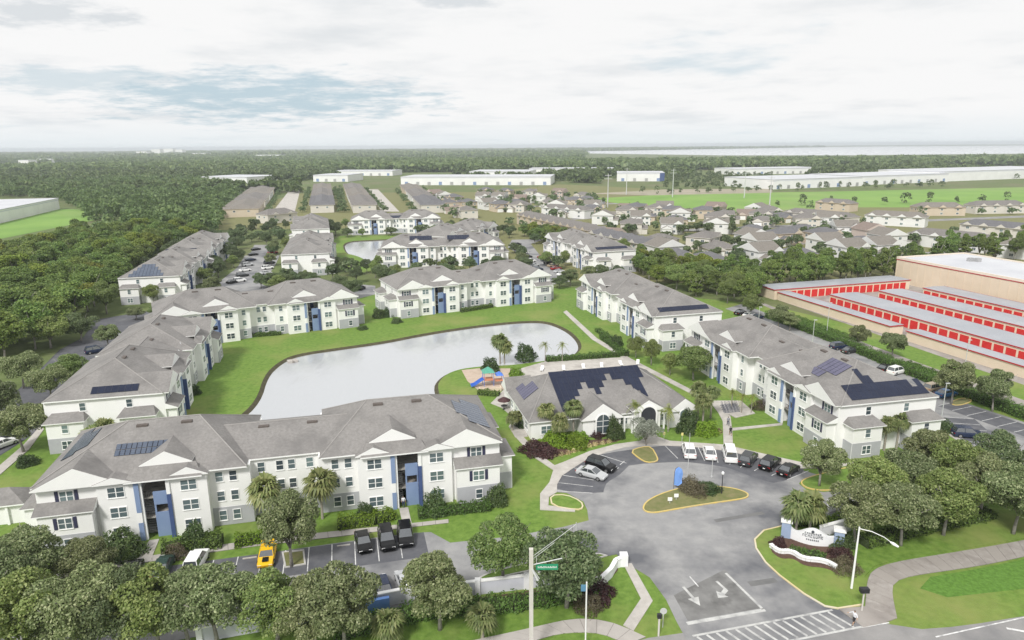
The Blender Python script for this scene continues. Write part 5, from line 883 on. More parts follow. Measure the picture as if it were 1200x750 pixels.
# ================================================================ storage yard
def storage():
    ang = 16.2; ca, sa = math.cos(R(ang)), math.sin(R(ang)); O = (84.0,216.0)
    def pos(u, v): return (O[0]+u*ca+v*sa, O[1]+u*sa-v*ca)
    db = MB(); db.box(-1.2,1.2,-.05,0,0,2.35); DOOR = db.mesh('roll_up_door', ['door_red'])
    def row(u0,u1,v0,v1,lab,faces,h=3.2,slope=.25):
        x, y = pos(u0,v0); root = thing('storage_building', lab, 'storage building', (x,y,0), R(ang), 'storage rows with red doors'); w = u1-u0; l = v1-v0
        b = MB(); b.box(0,w,-l,0,0,h); b.build('wall', 'wall_tan', root)
        b = MB(); b.gabx(-.15,w+.15,-l-.15,.15,h+.005,h+.02+slope,0,0,.1) if w > l else b.gaby(-.15,w+.15,-l-.15,.15,h+.005,h+.02+slope,0,0,.1); b.build('roof', 'metal_roof', root)
        b = MB(); b.box(-.22,w+.22,-l-.22,-l-.16,h-.12,h+.14); b.box(-.22,-.16,-l-.22,.22,h-.12,h+.14); b.box(w+.16,w+.22,-l-.22,.22,h-.12,h+.14); b.build('roof_trim', 'trim_red', root)
        if 'w' in faces:
            n = int(l/3.0)
            for i in range(n): link('roll_up_door', DOOR, root, (-.003,-1.6-i*3.0,.12), -math.pi/2)
        if 's' in faces:
            n = int(w/2.7)
            for i in range(2,n): link('roll_up_door', DOOR, root, (1.6+i*2.7,-l+.0-.003,.12), 0, (.92,1,1))
        return root
    row(-1,52,-9,-.5,'tan storage row along the tree belt with red doors','s')
    row(0,4.2,0,45,'tan storage row turning its blank wall to the access road','e',2.5)
    row(.3,4.3,50,92,'tan storage row past the gate with a blank wall to the access road','e',2.5)
    row(10.4,20.4,10.7,88,'storage row with red doors next to the blank perimeter row','w'); row(28.6,37.6,10.7,88,'middle storage row with red doors between two other door rows','w'); row(45.2,53.5,11.5,80,'storage row with red doors beside the big tan building','w')
    x, y = pos(58,-13); root = thing('storage_hall', 'big tan storage hall with a red stripe and flat pale roof', 'storage building', (x,y,0), R(ang))
    b = MB(); b.box(0,30,-60,0,0,8.3); b.build('wall', 'wall_tan', root)
    b = MB(); b.box(.4,29.6,-59.6,-.4,8.25,8.6); b.build('roof', 'membrane', root)
    b = MB(); b.box(-.1,30.1,-60.1,-59.7,8.2,9.0); b.box(-.1,30.1,-.3,.1,8.2,9.0); b.box(-.1,.3,-59.7,-.3,8.2,9.0); b.box(29.7,30.1,-59.7,-.3,8.2,9.0); b.build('parapet', 'cream_cap', root)
    b = MB(); b.box(-.13,-.11,-60.13,.13,7.95,8.22); b.box(-.13,30.13,-60.13,-60.11,7.95,8.22); b.build('stripe', 'trim_red', root)
    for i in range(20): b = MB(); b.box(-.06,.0,-.4-i*3,-.25-i*3,0,7.9); b.build('wall_rib', 'wall_tan', root)
    for xx, yy in ((17,-14),(18.6,-15.4)): b = MB(); b.box(xx-.9,xx+.9,yy-.7,yy+.7,8.61,9.7); b.box(xx-.7,xx+.7,yy-.5,yy+.5,9.7,9.85); b.build('air_conditioner', 'steel_grey', root)
storage()
# ================================================================ warehouses
for i, (x0,y0,x1,y1,h,dep,lab) in enumerate(WH):
    d = Vector((x1-x0,y1-y0)); l = d.length; root = thing('warehouse', lab, 'warehouse', (x0,y0,0), math.atan2(d.y,d.x), 'far buildings near the horizon' if 'horizon' in lab else None)
    b = MB(); b.box(0,l,0,dep,0,h); b.build('wall', 'metal_white', root); b = MB(); b.box(-.3,l+.3,-.3,dep+.3,h,h+.5); b.build('roof', 'membrane', root)
    n = max(4, int(l/14))
    for k in range(n if 'green field' not in lab or 'end' in lab else 0): b = MB(); xx = l*(k+.5)/n; b.box(xx-2,xx+2,-.12,0,.3,4.2); b.build('dock_door', 'steel_grey' if k % 3 else 'paint_blue', root)
    b = MB(); b.box(0,l,-.05,0,h-1.4,h-.7); b.build('stripe', 'stucco_lilac', root)
    if 'blue end' in lab: b = MB(); b.box(l-6,l+.2,-.3,6,0,h-.1); b.build('end_corner', 'paint_dark_blue', root)

# ================================================================ houses
def house(var):
    rs = random.Random(var); root = thing('house', 'x', 'house'); w, dp = (11.5,13) if var % 2 else (13.5,11.5); h = 5.6 if var % 3 else 3.2
    b = MB(); b.box(-w/2,w/2,-dp/2,dp/2,0,h); b.box(-w/2+.3,-w/2+5.9,-dp/2-3.0,-dp/2+.1,0,min(h,3.0)); b.build('wall', ['wallv%d' % (var % 4)], root)
    r = MB(); r.hip(-w/2-.5,w/2+.5,-dp/2-.5,dp/2+.5,h-.02,h+2.7,-w/2+dp/2-1.0,w/2-dp/2+1.0 if w > dp else -w/2+dp/2-.2, 0,.2,1) if w > dp else r.gabx(-w/2-.5,w/2+.5,-dp/2-.5,dp/2+.5,h-.02,h+3.2)
    r.gaby(-w/2-.1,-w/2+6.3,-dp/2-3.4,-dp/2+2,min(h,3.0)-.01,min(h,3.0)+1.9); 
    if var % 3: r.gaby(w/2-5,w/2+.1,-dp/2-.9,0,h-.04,h+1.9)
    r.build('roof', ['roofv%d' % (var % 4),'wallv%d' % (var % 4)], root)
    g = MB(); g.box(-w/2+.7,-w/2+5.3,-dp/2-3.07,-dp/2-3.0,.02,2.3); g.build('garage_door', 'trim_white', root)
    for xx in (1.2,3.8):
        for zz_ in ((.9,3.6) if h > 4 else (.9,)): add_win_s(root,'wide',xx,-dp/2,zz_)
    for yy in (-2.5,2.5): add_win_s(root,'wide',w/2,yy,3.5 if h > 4 else .9,math.pi/2); add_win_s(root,'wide',-w/2,yy,3.5 if h > 4 else .9,-math.pi/2)
    return root
WS = {}
def add_win_s(root, k, x, y, z, rz=0):
    if k not in WS:
        b = MB(); b.box(-.85,.85,-.06,0,0,1.4,0); b.box(-.72,.72,-.075,-.055,.12,1.28,1); b.box(-.04,.04,-.085,-.07,.12,1.28,0); WS[k] = b.mesh('window', ['trim_white','pane_glass'])
    link('window', WS[k], root, (x,y,z), rz)
HP = [house(v) for v in range(8)]; used = set()
HL = {0:'single storey cream house',1:'white two storey house',2:'tan two storey house',3:'single storey brown walled house'}
NM = ['grey brown','light brown','charcoal','reddish brown']
spots = []
for kind, xa, ya, xb, yb, n in ROWS:
    for i in range(n):
        t = (i+.5)/n; spots.append((xa+(xb-xa)*t+rng.uniform(-3,3), ya+(yb-ya)*t+rng.uniform(-5,5), math.atan2(yb-ya,xb-xa)+rng.choice((0,0,0,math.pi/2))+rng.uniform(-.12,.12)))
ok = []
for sp in spots:
    if all((sp[0]-q[0])**2+(sp[1]-q[1])**2 > 14.5**2 for q in ok): ok.append(sp)
WCOL = ['cream','white','tan','pinkish brown']
for sp in ok:
    v = rng.choice([0,1,2,3,4,5,6,7,1,5,2]); h0 = HP[v]
    if v in used: o = copy_tree(h0)
    else: o = h0; used.add(v)
    o.location = (sp[0],sp[1],.02); o.rotation_euler = (0,0,sp[2])
    o['label'] = '%s %s house with a %s roof beyond the tree belt' % (WCOL[v%4], 'two storey' if v % 3 else 'single storey', NM[v%4]); o['group'] = 'suburban houses'
for v in range(8):
    if v not in used:
        for c in list(HP[v].children): bpy.data.objects.remove(c)
        bpy.data.objects.remove(HP[v])
TBSEEN = {}
for i, (xa,ya,xb,yb,w) in enumerate(TB):
    d = Vector((xb-xa,yb-ya)); l = d.length; far = ya > 420 and i > 10
    root = thing('townhouse_row', ('townhouse row with pale end walls along the concrete streets' if far else 'long low townhouse row in the suburb beyond the tree belt'), 'townhouse', ((xa+xb)/2,(ya+yb)/2,0), math.atan2(d.y,d.x), 'far townhouse rows' if far else 'suburban townhouse rows')
    h = 5.6; b = MB(); b.box(-l/2,l/2,-w/2+.5,w/2-.5,0,h); b.build('wall', 'wallv%d' % (i % 3), root)
    r = MB(); r.hip(-l/2-.4,l/2+.4,-w/2,w/2,h,h+min(w,14)*.24,-l/2+w*.35,l/2-w*.35); n = max(2,int(l/8))
    for k in range(n):
        xx = -l/2+l*(k+.5)/n
        r.gaby(xx-2.4,xx+2.4,-w/2-.5,-w/2+4,h+.02,h+1.7); r.gaby(xx-2.4,xx+2.4,w/2-4,w/2+.5,h+.021,h+1.71)
    r.build('roof', ['roofv%d' % ([0,1,0,2,0,1][i%6]),'wallv%d' % (i % 3)], root)
    for k in range(n):
        xx = -l/2+l*(k+.5)/n
        for zz_ in (.9,3.5): add_win_s(root,'wide',xx,-w/2+.5,zz_); 
    for yy in (-w*.2,w*.2): add_win_s(root,'wide',-l/2,yy,3.4,-math.pi/2)
# ================================================================ vehicles
def loft(mb, secs, m=0):
    k = len(mb.v); n = len(secs[0])
    for s in secs: mb.v += [tuple(p) for p in s]
    for i in range(len(secs)-1):
        for j in range(n): mb.f.append((k+i*n+j, k+i*n+(j+1)%n, k+(i+1)*n+(j+1)%n, k+(i+1)*n+j)); mb.m.append(m)
    mb.f.append(tuple(k+j for j in range(n))[::-1]); mb.m.append(m); e = k+(len(secs)-1)*n; mb.f.append(tuple(e+j for j in range(n))); mb.m.append(m)
SPEC = {  # length, width, belt stations (x,z), cabin (x_base0,x_top0,x_top1,x_base1), roof z
 'sedan': dict(L=4.7,W=1.82,top=[(-2.35,.72),(-2.2,.92),(-1.35,.98),(1.05,.95),(2.0,.78),(2.32,.6)],cab=(-1.75,-.95,.25,1.2),zr=1.44,wr=.33),
 'suv': dict(L=4.75,W=1.92,top=[(-2.37,.8),(-2.28,1.05),(-1.3,1.08),(1.1,1.05),(2.05,.95),(2.34,.7)],cab=(-2.2,-1.9,.35,1.2),zr=1.76,wr=.37),
 'van': dict(L=5.1,W=2.0,top=[(-2.55,.85),(-2.5,1.15),(-1.3,1.15),(1.5,1.1),(2.3,1.0),(2.52,.75)],cab=(-2.48,-2.38,.95,1.85),zr=1.98,wr=.36),
 'sport': dict(L=4.6,W=1.92,top=[(-2.3,.75),(-2.15,.95),(-1.3,.98),(.9,.85),(1.95,.68),(2.28,.5)],cab=(-1.5,-.75,.1,1.0),zr=1.25,wr=.35)}
wb = MB(); wb.tube([(0,-.11,0),(0,.11,0)], 1.0, 14)
for i in range(len(wb.v)): x, y, z = wb.v[i]
TY = wb.mesh('tyre', ['tyre'], False)
wb = MB(); wb.tube([(0,-.13,0),(0,.13,0)], .62, 12); RM = wb.mesh('rim', ['rim'])
CARM = {}
def car_meshes(kind, col):
    if (kind,col) in CARM: return CARM[kind,col]
    S = SPEC[kind]; hw = S['W']/2; b = MB(); secs = []
    for i, (x, z) in enumerate(S['top']):
        t = 1.0 if 0 < i < len(S['top'])-1 else .86
        if i in (1, len(S['top'])-2): t = .97
        w = hw*t; lo = .24 if 0 < i < len(S['top'])-1 else .34
        secs.append([(x,-w*.93,lo),(x,-w,lo+.18),(x,-w,z-.22),(x,-w*.90,z),(x,w*.90,z),(x,w,z-.22),(x,w,lo+.18),(x,w*.93,lo)])
    loft(b, secs)
    x0,x1,x2,x3 = S['cab']; zr = S['zr']; zb = lambda x: np.interp(x, [p[0] for p in S['top']], [p[1] for p in S['top']])-.03
    wb_, wt = hw*.89, hw*.72
    # roof and pillars
    b.box(x1-.02,x2+.02,-wt,wt,zr-.05,zr)
    g = MB(); v = [(x0,-wb_,zb(x0)),(x3,-wb_,zb(x3)),(x3,wb_,zb(x3)),(x0,wb_,zb(x0)),(x1,-wt,zr-.04),(x2,-wt,zr-.04),(x2,wt,zr-.04),(x1,wt,zr-.04)]
    for q in ((0,1,5,4),(1,2,6,5),(2,3,7,6),(3,0,4,7)): g.face([v[i] for i in q])
    def strut(a, c, w=.05):
        b.tube([a, c], w, 4)
    for i in range(4): strut(v[i], v[i+4])
    xm = (x1+x2)/2
    for s in (-1,1): strut((xm,s*wb_*1.0,zb(xm)), (xm,s*wt,zr-.04), .04)
    body = b.mesh('body', ['car_'+col]); glass = g.mesh('window_glass', ['car_glass'])
    h = MB(); h.box(-.05,.06,-.2,.2,-.07,.07); CARM['hl'] = h.mesh('headlight', ['lamp_clear']); CARM['tl'] = h.mesh('taillight', ['lamp_red'])
    CARM[kind,col] = (body, glass); return body, glass
def car(kind, col, x, y, deg, label, group=None, full=True):
    body, glass = car_meshes(kind, col); S = SPEC[kind]; z0 = .05
    o = thing({'sedan':'parked_car','suv':'parked_suv','van':'parked_van','sport':'sports_car'}[kind], label, 'van' if kind == 'van' else 'car', (x,y,z0), R(deg), group)
    link('body', body, o); link('window_glass', glass, o)
    for sx_ in (-1,1):
        for sy in (-1,1):
            w = link('wheel', None, o, (sx_*S['L']*.30, sy*(S['W']/2-.1), S['wr'])) if False else link('wheel', TY, o, (sx_*S['L']*.30, sy*(S['W']/2-.1), S['wr']), 0, (S['wr'],1,S['wr']))
            if full: link('rim', RM, w)
    if full:
        for sy in (-1,1):
            link('headlight', CARM['hl'], o, (S['L']/2-.12, sy*S['W']*.32, S['top'][-1][1]-.02)); link('taillight', CARM['tl'], o, (-S['L']/2+.06, sy*S['W']*.36, S['top'][0][1]))
        p = MB(); p.box(-S['L']/2-.02,-S['L']/2+.03,-.16,.16,.5,.62); p.build('number_plate', 'trim_white', o)
    if kind == 'sport':
        p = MB(); p.box(-2.25,-1.85,-.85,.85,1.22,1.27); p.box(-2.1,-2.0,-.6,-.55,.92,1.23); p.box(-2.1,-2.0,.55,.6,.92,1.23); p.build('rear_wing', 'car_yellow', o)
        p = MB(); p.box(1.0,1.9,-.35,.35,.80,.86); p.build('hood_scoop', 'car_black', o)
    return o
for c in CARS: car(*c)
for kind, col, x, y, deg in FARCARS: car(kind, col, x, y, deg, '%s %s parked in the %s lot' % (col, 'SUV' if kind == 'suv' else 'sedan', 'middle' if x < -40 else 'east'), 'cars in the %s lot' % ('middle' if x < -40 else 'east'), False)

# ================================================================ walls, sign, street furniture
def wall_run(root, pts, w, h, m, cap):
    for a, b in zip(pts, pts[1:]):
        k = MB(); k.obox(a, b, w, 0, h); k.build('wall_panel', m, root); k = MB(); k.obox(a, b, w+.16, h, h+.12); k.build('cap', cap, root)
t = thing('perimeter_wall', 'low white perimeter wall with a blue panel outside the car park', 'wall')
wall_run(t, WALL_S, .3, 1.6, 'stucco_lilac', 'trim_white')
for p in WALL_S: k = MB(); k.prism([(p[0]-.3,p[1]-.3),(p[0]+.3,p[1]-.3),(p[0]+.3,p[1]+.3),(p[0]-.3,p[1]+.3)], 0, 1.9); k.build('pier', 'stucco_white', t)
k = MB(); k.obox((-15.9,64.4),(-13.3,65.15),.44,.1,1.5); k.build('blue_panel', 'flag_blue', t)
t = thing('perimeter_wall', 'white perimeter wall behind the verge oaks and the pale trunked oak', 'wall')
wall_run(t, [(42.0,84.6),(49,88.2),(57,90.5),(66,92.2)], .3, 1.7, 'stucco_white', 'trim_white')
t = thing('entrance_wall', 'curved white entrance wall beside the diagonal walk', 'wall')
wall_run(t, ENTRY_WALL_L, .35, 1.1, 'stucco_white', 'trim_white')
p = ENTRY_WALL_L[0]; k = MB(); k.prism([(p[0]-.45,p[1]-.45),(p[0]+.45,p[1]-.45),(p[0]+.45,p[1]+.45),(p[0]-.45,p[1]+.45)], 0, 1.5); k.build('pier', 'stucco_white', t)
def sign():
    a, b = Vector(SIGN[0]), Vector(SIGN[1]); d = b-a; L_ = d.length
    root = thing('entrance_sign', 'curved white entrance sign wall with blue piers and dark lettering', 'sign', (a.x,a.y,.1), math.atan2(d.y,d.x))
    w = MB(); n = 24; rows_ = []
    for i in range(n+1):
        u = i/n; x = u*L_; bow = -.9*math.sin(math.pi*u); h = 1.35+.95*max(0,math.sin(math.pi*min(1,max(0,(u-.18)/.66))))**1.4+ (.5*(1-u/.14) if u < .14 else 0)
        rows_.append((x,bow,h))
    for (x0,y0,h0),(x1,y1,h1) in zip(rows_, rows_[1:]):
        w.face([(x0,y0-.18,0),(x1,y1-.18,0),(x1,y1-.18,h1),(x0,y0-.18,h0)]); w.face([(x1,y1+.18,0),(x0,y0+.18,0),(x0,y0+.18,h0),(x1,y1+.18,h1)]); w.face([(x0,y0-.18,h0),(x1,y1-.18,h1),(x1,y1+.18,h1),(x0,y0+.18,h0)])
    w.build('sign_wall', 'stucco_white', root)
    for x in (-.2,L_+.2):
        q = MB(); q.box(x-.55,x+.55,-.5,.5,0,2.2); q.build('pier', 'stucco_blue', root); q = MB(); q.box(x-.68,x+.68,-.62,.62,2.2,2.42); q.box(x-.5,x+.5,-.45,.45,2.42,2.55); q.build('pier_cap', 'trim_white', root)
    # rows of worn dark letter strokes and an emblem, too small to read in the photograph
    q = MB(); rs = random.Random(3)
    for r_, (z, x0, x1, hh) in enumerate(((1.52,.34,.68,.22),(1.12,.30,.72,.30),(.72,.38,.64,.18))):
        x = x0*L_
        while x < x1*L_:
            u = x/L_; bow = -.9*math.sin(math.pi*u)-.19; k = rs.choice((0,1,2)); wd = hh*.7
            q.box(x,x+.05,bow-.05,bow+.03,z,z+hh); q.box(x+wd-.05,x+wd,bow-.05,bow+.03,z,z+hh) if k else None
            if k != 1: q.box(x,x+wd,bow-.051,bow+.03,z+hh-.05,z+hh)
            if k != 2: q.box(x,x+wd,bow-.051,bow+.03,z,z+.05)
            x += wd+.09
    q.build('lettering', 'letter_dark', root)
    q = MB(); q.tube([(.5*L_,-1.18,1.95),(.5*L_,-1.06,1.95)], .17, 12); q.build('emblem', 'letter_dark', root)
    a, b = Vector(SIGN_BACK[0]), Vector(SIGN_BACK[1]); t2 = thing('perimeter_wall', 'short white wall running back from the entrance sign', 'wall'); wall_run(t2, [tuple(a),tuple(b)], .35, 1.7, 'stucco_white', 'trim_white')
    t3 = thing('retaining_wall', 'low white scalloped retaining wall in front of the entrance sign', 'wall'); wall_run(t3, smoothpoly(RETAIN, 2, False), .32, .5, 'stucco_white', 'trim_white')
    bed = smoothpoly(RETAIN, 2, False); slab('mulch_bed', bed+[(SIGN[1][0]+1.2,SIGN[1][1]-.3),(SIGN[0][0]-.5,SIGN[0][1]-.2)], .0, .2, 'mulch')
    out_ = [(p[0]-.2,p[1]-1.1) for p in bed]; slab('mulch_bed', bed+out_[::-1], .0, .135, 'mulch')
sign()
slab('mulch_bed', smoothpoly([(-14,62.3),(-6,64.6),(4,66.0),(10.6,69.6),(12.6,72.6),(10.8,71.8),(3,68.3),(-6,66.6),(-14.2,64.4)],1), 0, .03, 'mulch')
BD = [(3.6,104.6),(5.2,102.4),(8.2,103.0),(11.5,105.4),(14.8,107.2),(18.0,108.4),(17.8,109.8),(12,108.6),(6,107.4)]
slab('mulch_bed', smoothpoly(BD,1), 0, .03, 'mulch'); slab('mulch_bed', smoothpoly([(30.5,111),(33,110.4),(36,111.0),(36,114),(33,115),(31,114)],1), 0, .03, 'mulch')
for i, (x, y) in enumerate([(5.4,102.9),(6.5,102.8),(7.6,103.2),(8.8,103.6),(9.8,104.3),(10.7,105.0),(11.6,105.7),(12.6,106.3),(13.6,106.9),(14.8,107.4),(16.0,107.9),(31.2,111.3),(32.6,110.8),(34.0,110.9),(35.2,111.4)]):
    P, D = blob_leaves(i, .55, .55, .45, 260); m_ = leaf_mesh('flowers', P, D, .06, i, 'flower_leaf') if i < 1 else FLM
    if i < 1: FLM = m_
    o = tag(link('flower_clump', None, None, (x,y,.02), i*.7), 'small tan flower clump edging the clubhouse mulch bed', 'flowers', 'flower clumps edging the clubhouse beds'); link('foliage', FLM, o)
def pole(nm, lab, cat, loc): return thing(nm, lab, cat, (loc[0],loc[1],0))
# utility pole with hung street sign
x, y = POLES['utility']; t = pole('utility_pole', 'tall concrete pole carrying a green street name sign by the road', 'pole', (x,y))
k = MB(); k.prism([(-.19,-.19),(.19,-.19),(.19,.19),(-.19,.19)], 0, 12.1); k.build('shaft', 'pole_concrete', t)
k = MB(); k.tube([(0,0,10.4),(2.9,.6,10.7)], .05, 6); k.tube([(.5,.1,10.45),(.5,.1,11.1)], .03, 6); k.build('sign_arm', 'galv', t)
k = MB(); k.tube([(0,0,11.2),(2.2,1.0,12.3),(4.3,2.0,13.4)], .025, 5); k.tube([(0,0,10.9),(2.2,1.0,12.1)], .022, 5); k.tube([(4.3,2.0,12.7),(4.3,2.0,13.6)], .035, 6); k.build('cable_bracket', 'galv', t)
k = MB(); k.box(.45,2.5,.2,.24,9.75,10.35); s_ = k.build('street_sign', 'sign_green', t)
k = MB(); xx = .62
for i, ch in enumerate('10110111010101101'): 
    k.box(xx,xx+.05,.19,.2,9.95,10.15 if ch == '1' else 10.08); k.box(xx,xx+.09,.19,.2,10.02,10.05) if ch == '1' else None; xx += .105
k.build('sign_letters', 'trim_white', s_)
k = MB(); k.tube([(0,-.1,10.2),(.6,-.5,9.1)], .10, 6); k.tube([(.1,.2,9.9),(.75,.1,8.9)], .07, 6); k.build('floodlight', 'galv', t)
x, y = POLES['whitepole']; t = pole('sign_post', 'slim white post carrying a small blue sign at the verge walk', 'pole', (x,y)); k = MB(); k.tube([(0,0,0),(0,0,7.2)], .075, 8); k.build('post', 'metal_white', t); k = MB(); k.box(-.55,-.06,-.03,.03,6.2,6.9); k.build('sign_plate', 'sign_teal', t)
x, y = POLES['lamp']; t = pole('street_lamp', 'white street lamp with a curved arm beside the entrance sign', 'street lamp', (x,y))
k = MB(); k.tube([(0,0,0),(.05,.05,3),(.1,.1,7.6)], [.13,.11,.08], 10); k.build('post', 'metal_white', t); k = MB(); k.tube([(.1,.1,7.4),(1.2,-.4,7.35),(2.3,-1.0,7.0),(2.9,-1.4,6.6)], [.05,.045,.04,.04], 6); k.build('arm', 'metal_white', t); k = MB(); k.tube([(2.8,-1.35,6.66),(3.1,-1.5,6.5),(3.5,-1.75,6.3)], [.08,.17,.1], 8); k.build('lamp_head', 'metal_white', t)
x, y = POLES['box']; t = pole('pedestrian_signal', 'short post with a black signal box at the crosswalk corner', 'signal', (x,y)); k = MB(); k.tube([(0,0,0),(0,0,2.3)], .09, 8); k.build('post', 'pole_concrete', t); k = MB(); k.box(-.45,.45,-.25,.25,2.3,2.8); k.build('signal_box', 'dark_metal', t)
x, y = POLES['islandlamp']; t = pole('lamp_post', 'black lamp post with a white globe on the loop island', 'street lamp', (x,y)); k = MB(); k.tube([(0,0,.1),(0,0,.4),(0,0,3.0)], [.12,.07,.05], 8); k.build('post', 'dark_metal', t); k = MB(); k.tube([(0,0,3.0),(0,0,3.12),(0,0,3.35),(0,0,3.5)], [.1,.2,.2,.06], 10); k.build('globe', 'lamp_clear', t)
for nm in ('light_pole','light_pole2'):
    x, y = POLES[nm]; t = pole('flag_pole', 'slim %s pole on the loop island' % ('grey' if nm == 'light_pole' else 'pale short'), 'pole', (x,y)); h = 7.5 if nm == 'light_pole' else 5.5
    k = MB(); k.tube([(0,0,.1),(0,0,h)], [.06,.035], 8); k.build('pole', 'galv', t); k = MB(); k.tube([(0,0,.08),(0,0,.3)], .14, 8); k.build('base', 'galv', t)
x, y = POLES['flag']; t = pole('feather_flag', 'blue feather flag on the loop island', 'flag', (x,y)); k = MB(); k.tube([(0,0,.05),(0,0,2.6),(.15,0,3.2),(.5,0,3.5)], .025, 6); k.build('pole', 'dark_metal', t)
k = MB(); pr_ = [(1.25*u_,1.0*v_) for u_,v_ in ((.03,.6),(.03,2.6),(.17,3.15),(.5,3.45),(.85,3.1),(.98,2.4),(.9,1.4),(.95,.9),(.5,.55))]
n = len(pr_)
for s in (0,1): 
    q = [(px_, .03*s+.12*math.sin(px_*4+pz*2), pz) for px_, pz in pr_]; k.face(q if s else q[::-1])
k.build('banner', 'flag_blue', t)
for i, (nm, hh) in enumerate((('sign1',1.9),('sign2',2.1))):
    x, y = POLES[nm]; t = pole('sign_post' if i == 0 else 'bollard_light', 'small round sign on a pole beside the entrance drive' if i == 0 else 'short post with a black head beside the entrance drive', 'post', (x,y)); k = MB(); k.tube([(0,0,0),(0,0,hh)], .05 if i == 0 else .1, 8); k.build('post', 'galv' if i == 0 else 'pole_concrete', t)
    k = MB(); k.tube([(0,-.02,hh),(0,.03,hh)], .36, 12) if i == 0 else k.box(-.22,.22,-.16,.16,hh,hh+.45); k.build('sign_plate' if i == 0 else 'head', 'galv' if i == 0 else 'dark_metal', t)
for i, (x, y) in enumerate(((21.5,87.2),(22.6,88.2))):
    t = pole('small_sign', 'small white sign on the loop island %s' % ('near its yellow tip' if i == 0 else 'beside the brown shrubs'), 'sign', (x,y)); k = MB(); k.box(-.03,.03,-.03,.03,.1,.5); k.build('stake', 'galv', t); k = MB(); k.box(-.3,.3,-.03,.03,.5,1.0); k.build('sign_plate', 'trim_white', t)
for i, (x, y) in enumerate(((25.0,107.6),(27.9,107.2),(22.9,107.9))):
    t = pole('parking_sign', 'yellow parking sign post at the head of a clubhouse stall', 'sign', (x,y)); t['group'] = 'clubhouse parking signs'; k = MB(); k.tube([(0,0,0),(0,0,1.9)], .035, 6); k.build('post', 'galv', t); k = MB(); k.box(-.18,.18,-.05,-.03,1.45,1.95); k.build('sign_plate', 'sign_yellow', t)
# slim light poles over the lots and along the access road
for i, (x, y, h) in enumerate(((70.5,158.0,8),(82.0,176.0,8),(95.0,140.0,8),(64.0,176,7),(76.0,116.0,7))):
    t = pole('light_pole', 'slim grey light pole along the hedge by the storage yard', 'street lamp', (x,y)); t['group'] = 'light poles along the hedge'; k = MB(); k.tube([(0,0,0),(0,0,h)], [.09,.06], 8); k.build('post', 'galv', t); k = MB(); k.box(-.15,.6,-.12,.12,h,h+.12); k.build('lamp_head', 'galv', t)
for i, (x, y) in enumerate(TOWERS):
    t = pole('transmission_pole', 'tall pale transmission pole standing in the open field', 'pole', (x,y)); t['group'] = 'transmission poles'; k = MB(); k.tube([(0,0,0),(0,0,26)], [.5,.25], 8); k.build('shaft', 'galv', t); k = MB(); k.box(-3,3,-.12,.12,22,22.3); k.box(-2.5,2.5,-.12,.12,24.6,24.9); k.build('crossarm', 'galv', t)
# playground
x, y = PLAYSET; t = thing('playset', 'blue and orange playground climber with slides by the pond', 'playground', (x,y,.06), R(12))
k = MB(); k.box(-1.0,1.0,-1.0,1.0,1.35,1.5); k.box(1.4,3.0,-.8,.8,1.0,1.12); k.build('platform', 'play_orange', t)
for a, b in ((-1,-1),(-1,1),(1,-1),(1,1),(3,-.8),(3,.8)): k = MB(); k.tube([(a,b,0),(a,b,3.0 if a < 2 else 2.2)], .06, 6); k.build('post', 'slide_blue', t)
k = MB(); k.face([(-1.25,-1.25,3.0),(1.25,-1.25,3.0),(0,0,4.1)]); k.face([(1.25,-1.25,3.0),(1.25,1.25,3.0),(0,0,4.1)]); k.face([(1.25,1.25,3.0),(-1.25,1.25,3.0),(0,0,4.1)]); k.face([(-1.25,1.25,3.0),(-1.25,-1.25,3.0),(0,0,4.1)]); k.face([(-1.25,-1.25,3.0),(-1.25,1.25,3.0),(1.25,1.25,3.0),(1.25,-1.25,3.0)]); k.build('canopy', 'play_green', t)
k = MB(); k.face([(1.5,-1,2.2),(3.1,-1,2.2),(2.3,0,2.9)]); k.face([(3.1,-1,2.2),(3.1,1,2.2),(2.3,0,2.9)]); k.face([(3.1,1,2.2),(1.5,1,2.2),(2.3,0,2.9)]); k.face([(1.5,1,2.2),(1.5,-1,2.2),(2.3,0,2.9)]); k.build('canopy', 'slide_blue', t)
for sx_, dy in ((-1.6,-.45),(-1.6,.45)):
    k = MB()
    for q0, q1 in (((-1.0,1.5),(-1.7,1.1)),((-1.7,1.1),(-2.9,.35)),((-2.9,.35),(-3.6,.2))):
        k.face([(q0[0],dy-.3,q0[1]),(q1[0],dy-.3,q1[1]),(q1[0],dy+.3,q1[1]),(q0[0],dy+.3,q0[1])])
        for s in (-.3,.3): k.face([(q0[0],dy+s,q0[1]),(q1[0],dy+s,q1[1]),(q1[0],dy+s,q1[1]+.25),(q0[0],dy+s,q0[1]+.25)])
    k.build('slide', 'slide_blue', t)
t = thing('playground_box', 'tan planter box edging the playground', 'planter', (x+.5,y-3.4,.05), R(12)); k = MB(); k.box(-2.2,2.2,-.6,.6,0,.8); k.build('box', 'wall_tan', t); k = MB(); k.box(-2.0,2.0,-.45,.45,.8,.84); k.build('soil', 'sand', t)
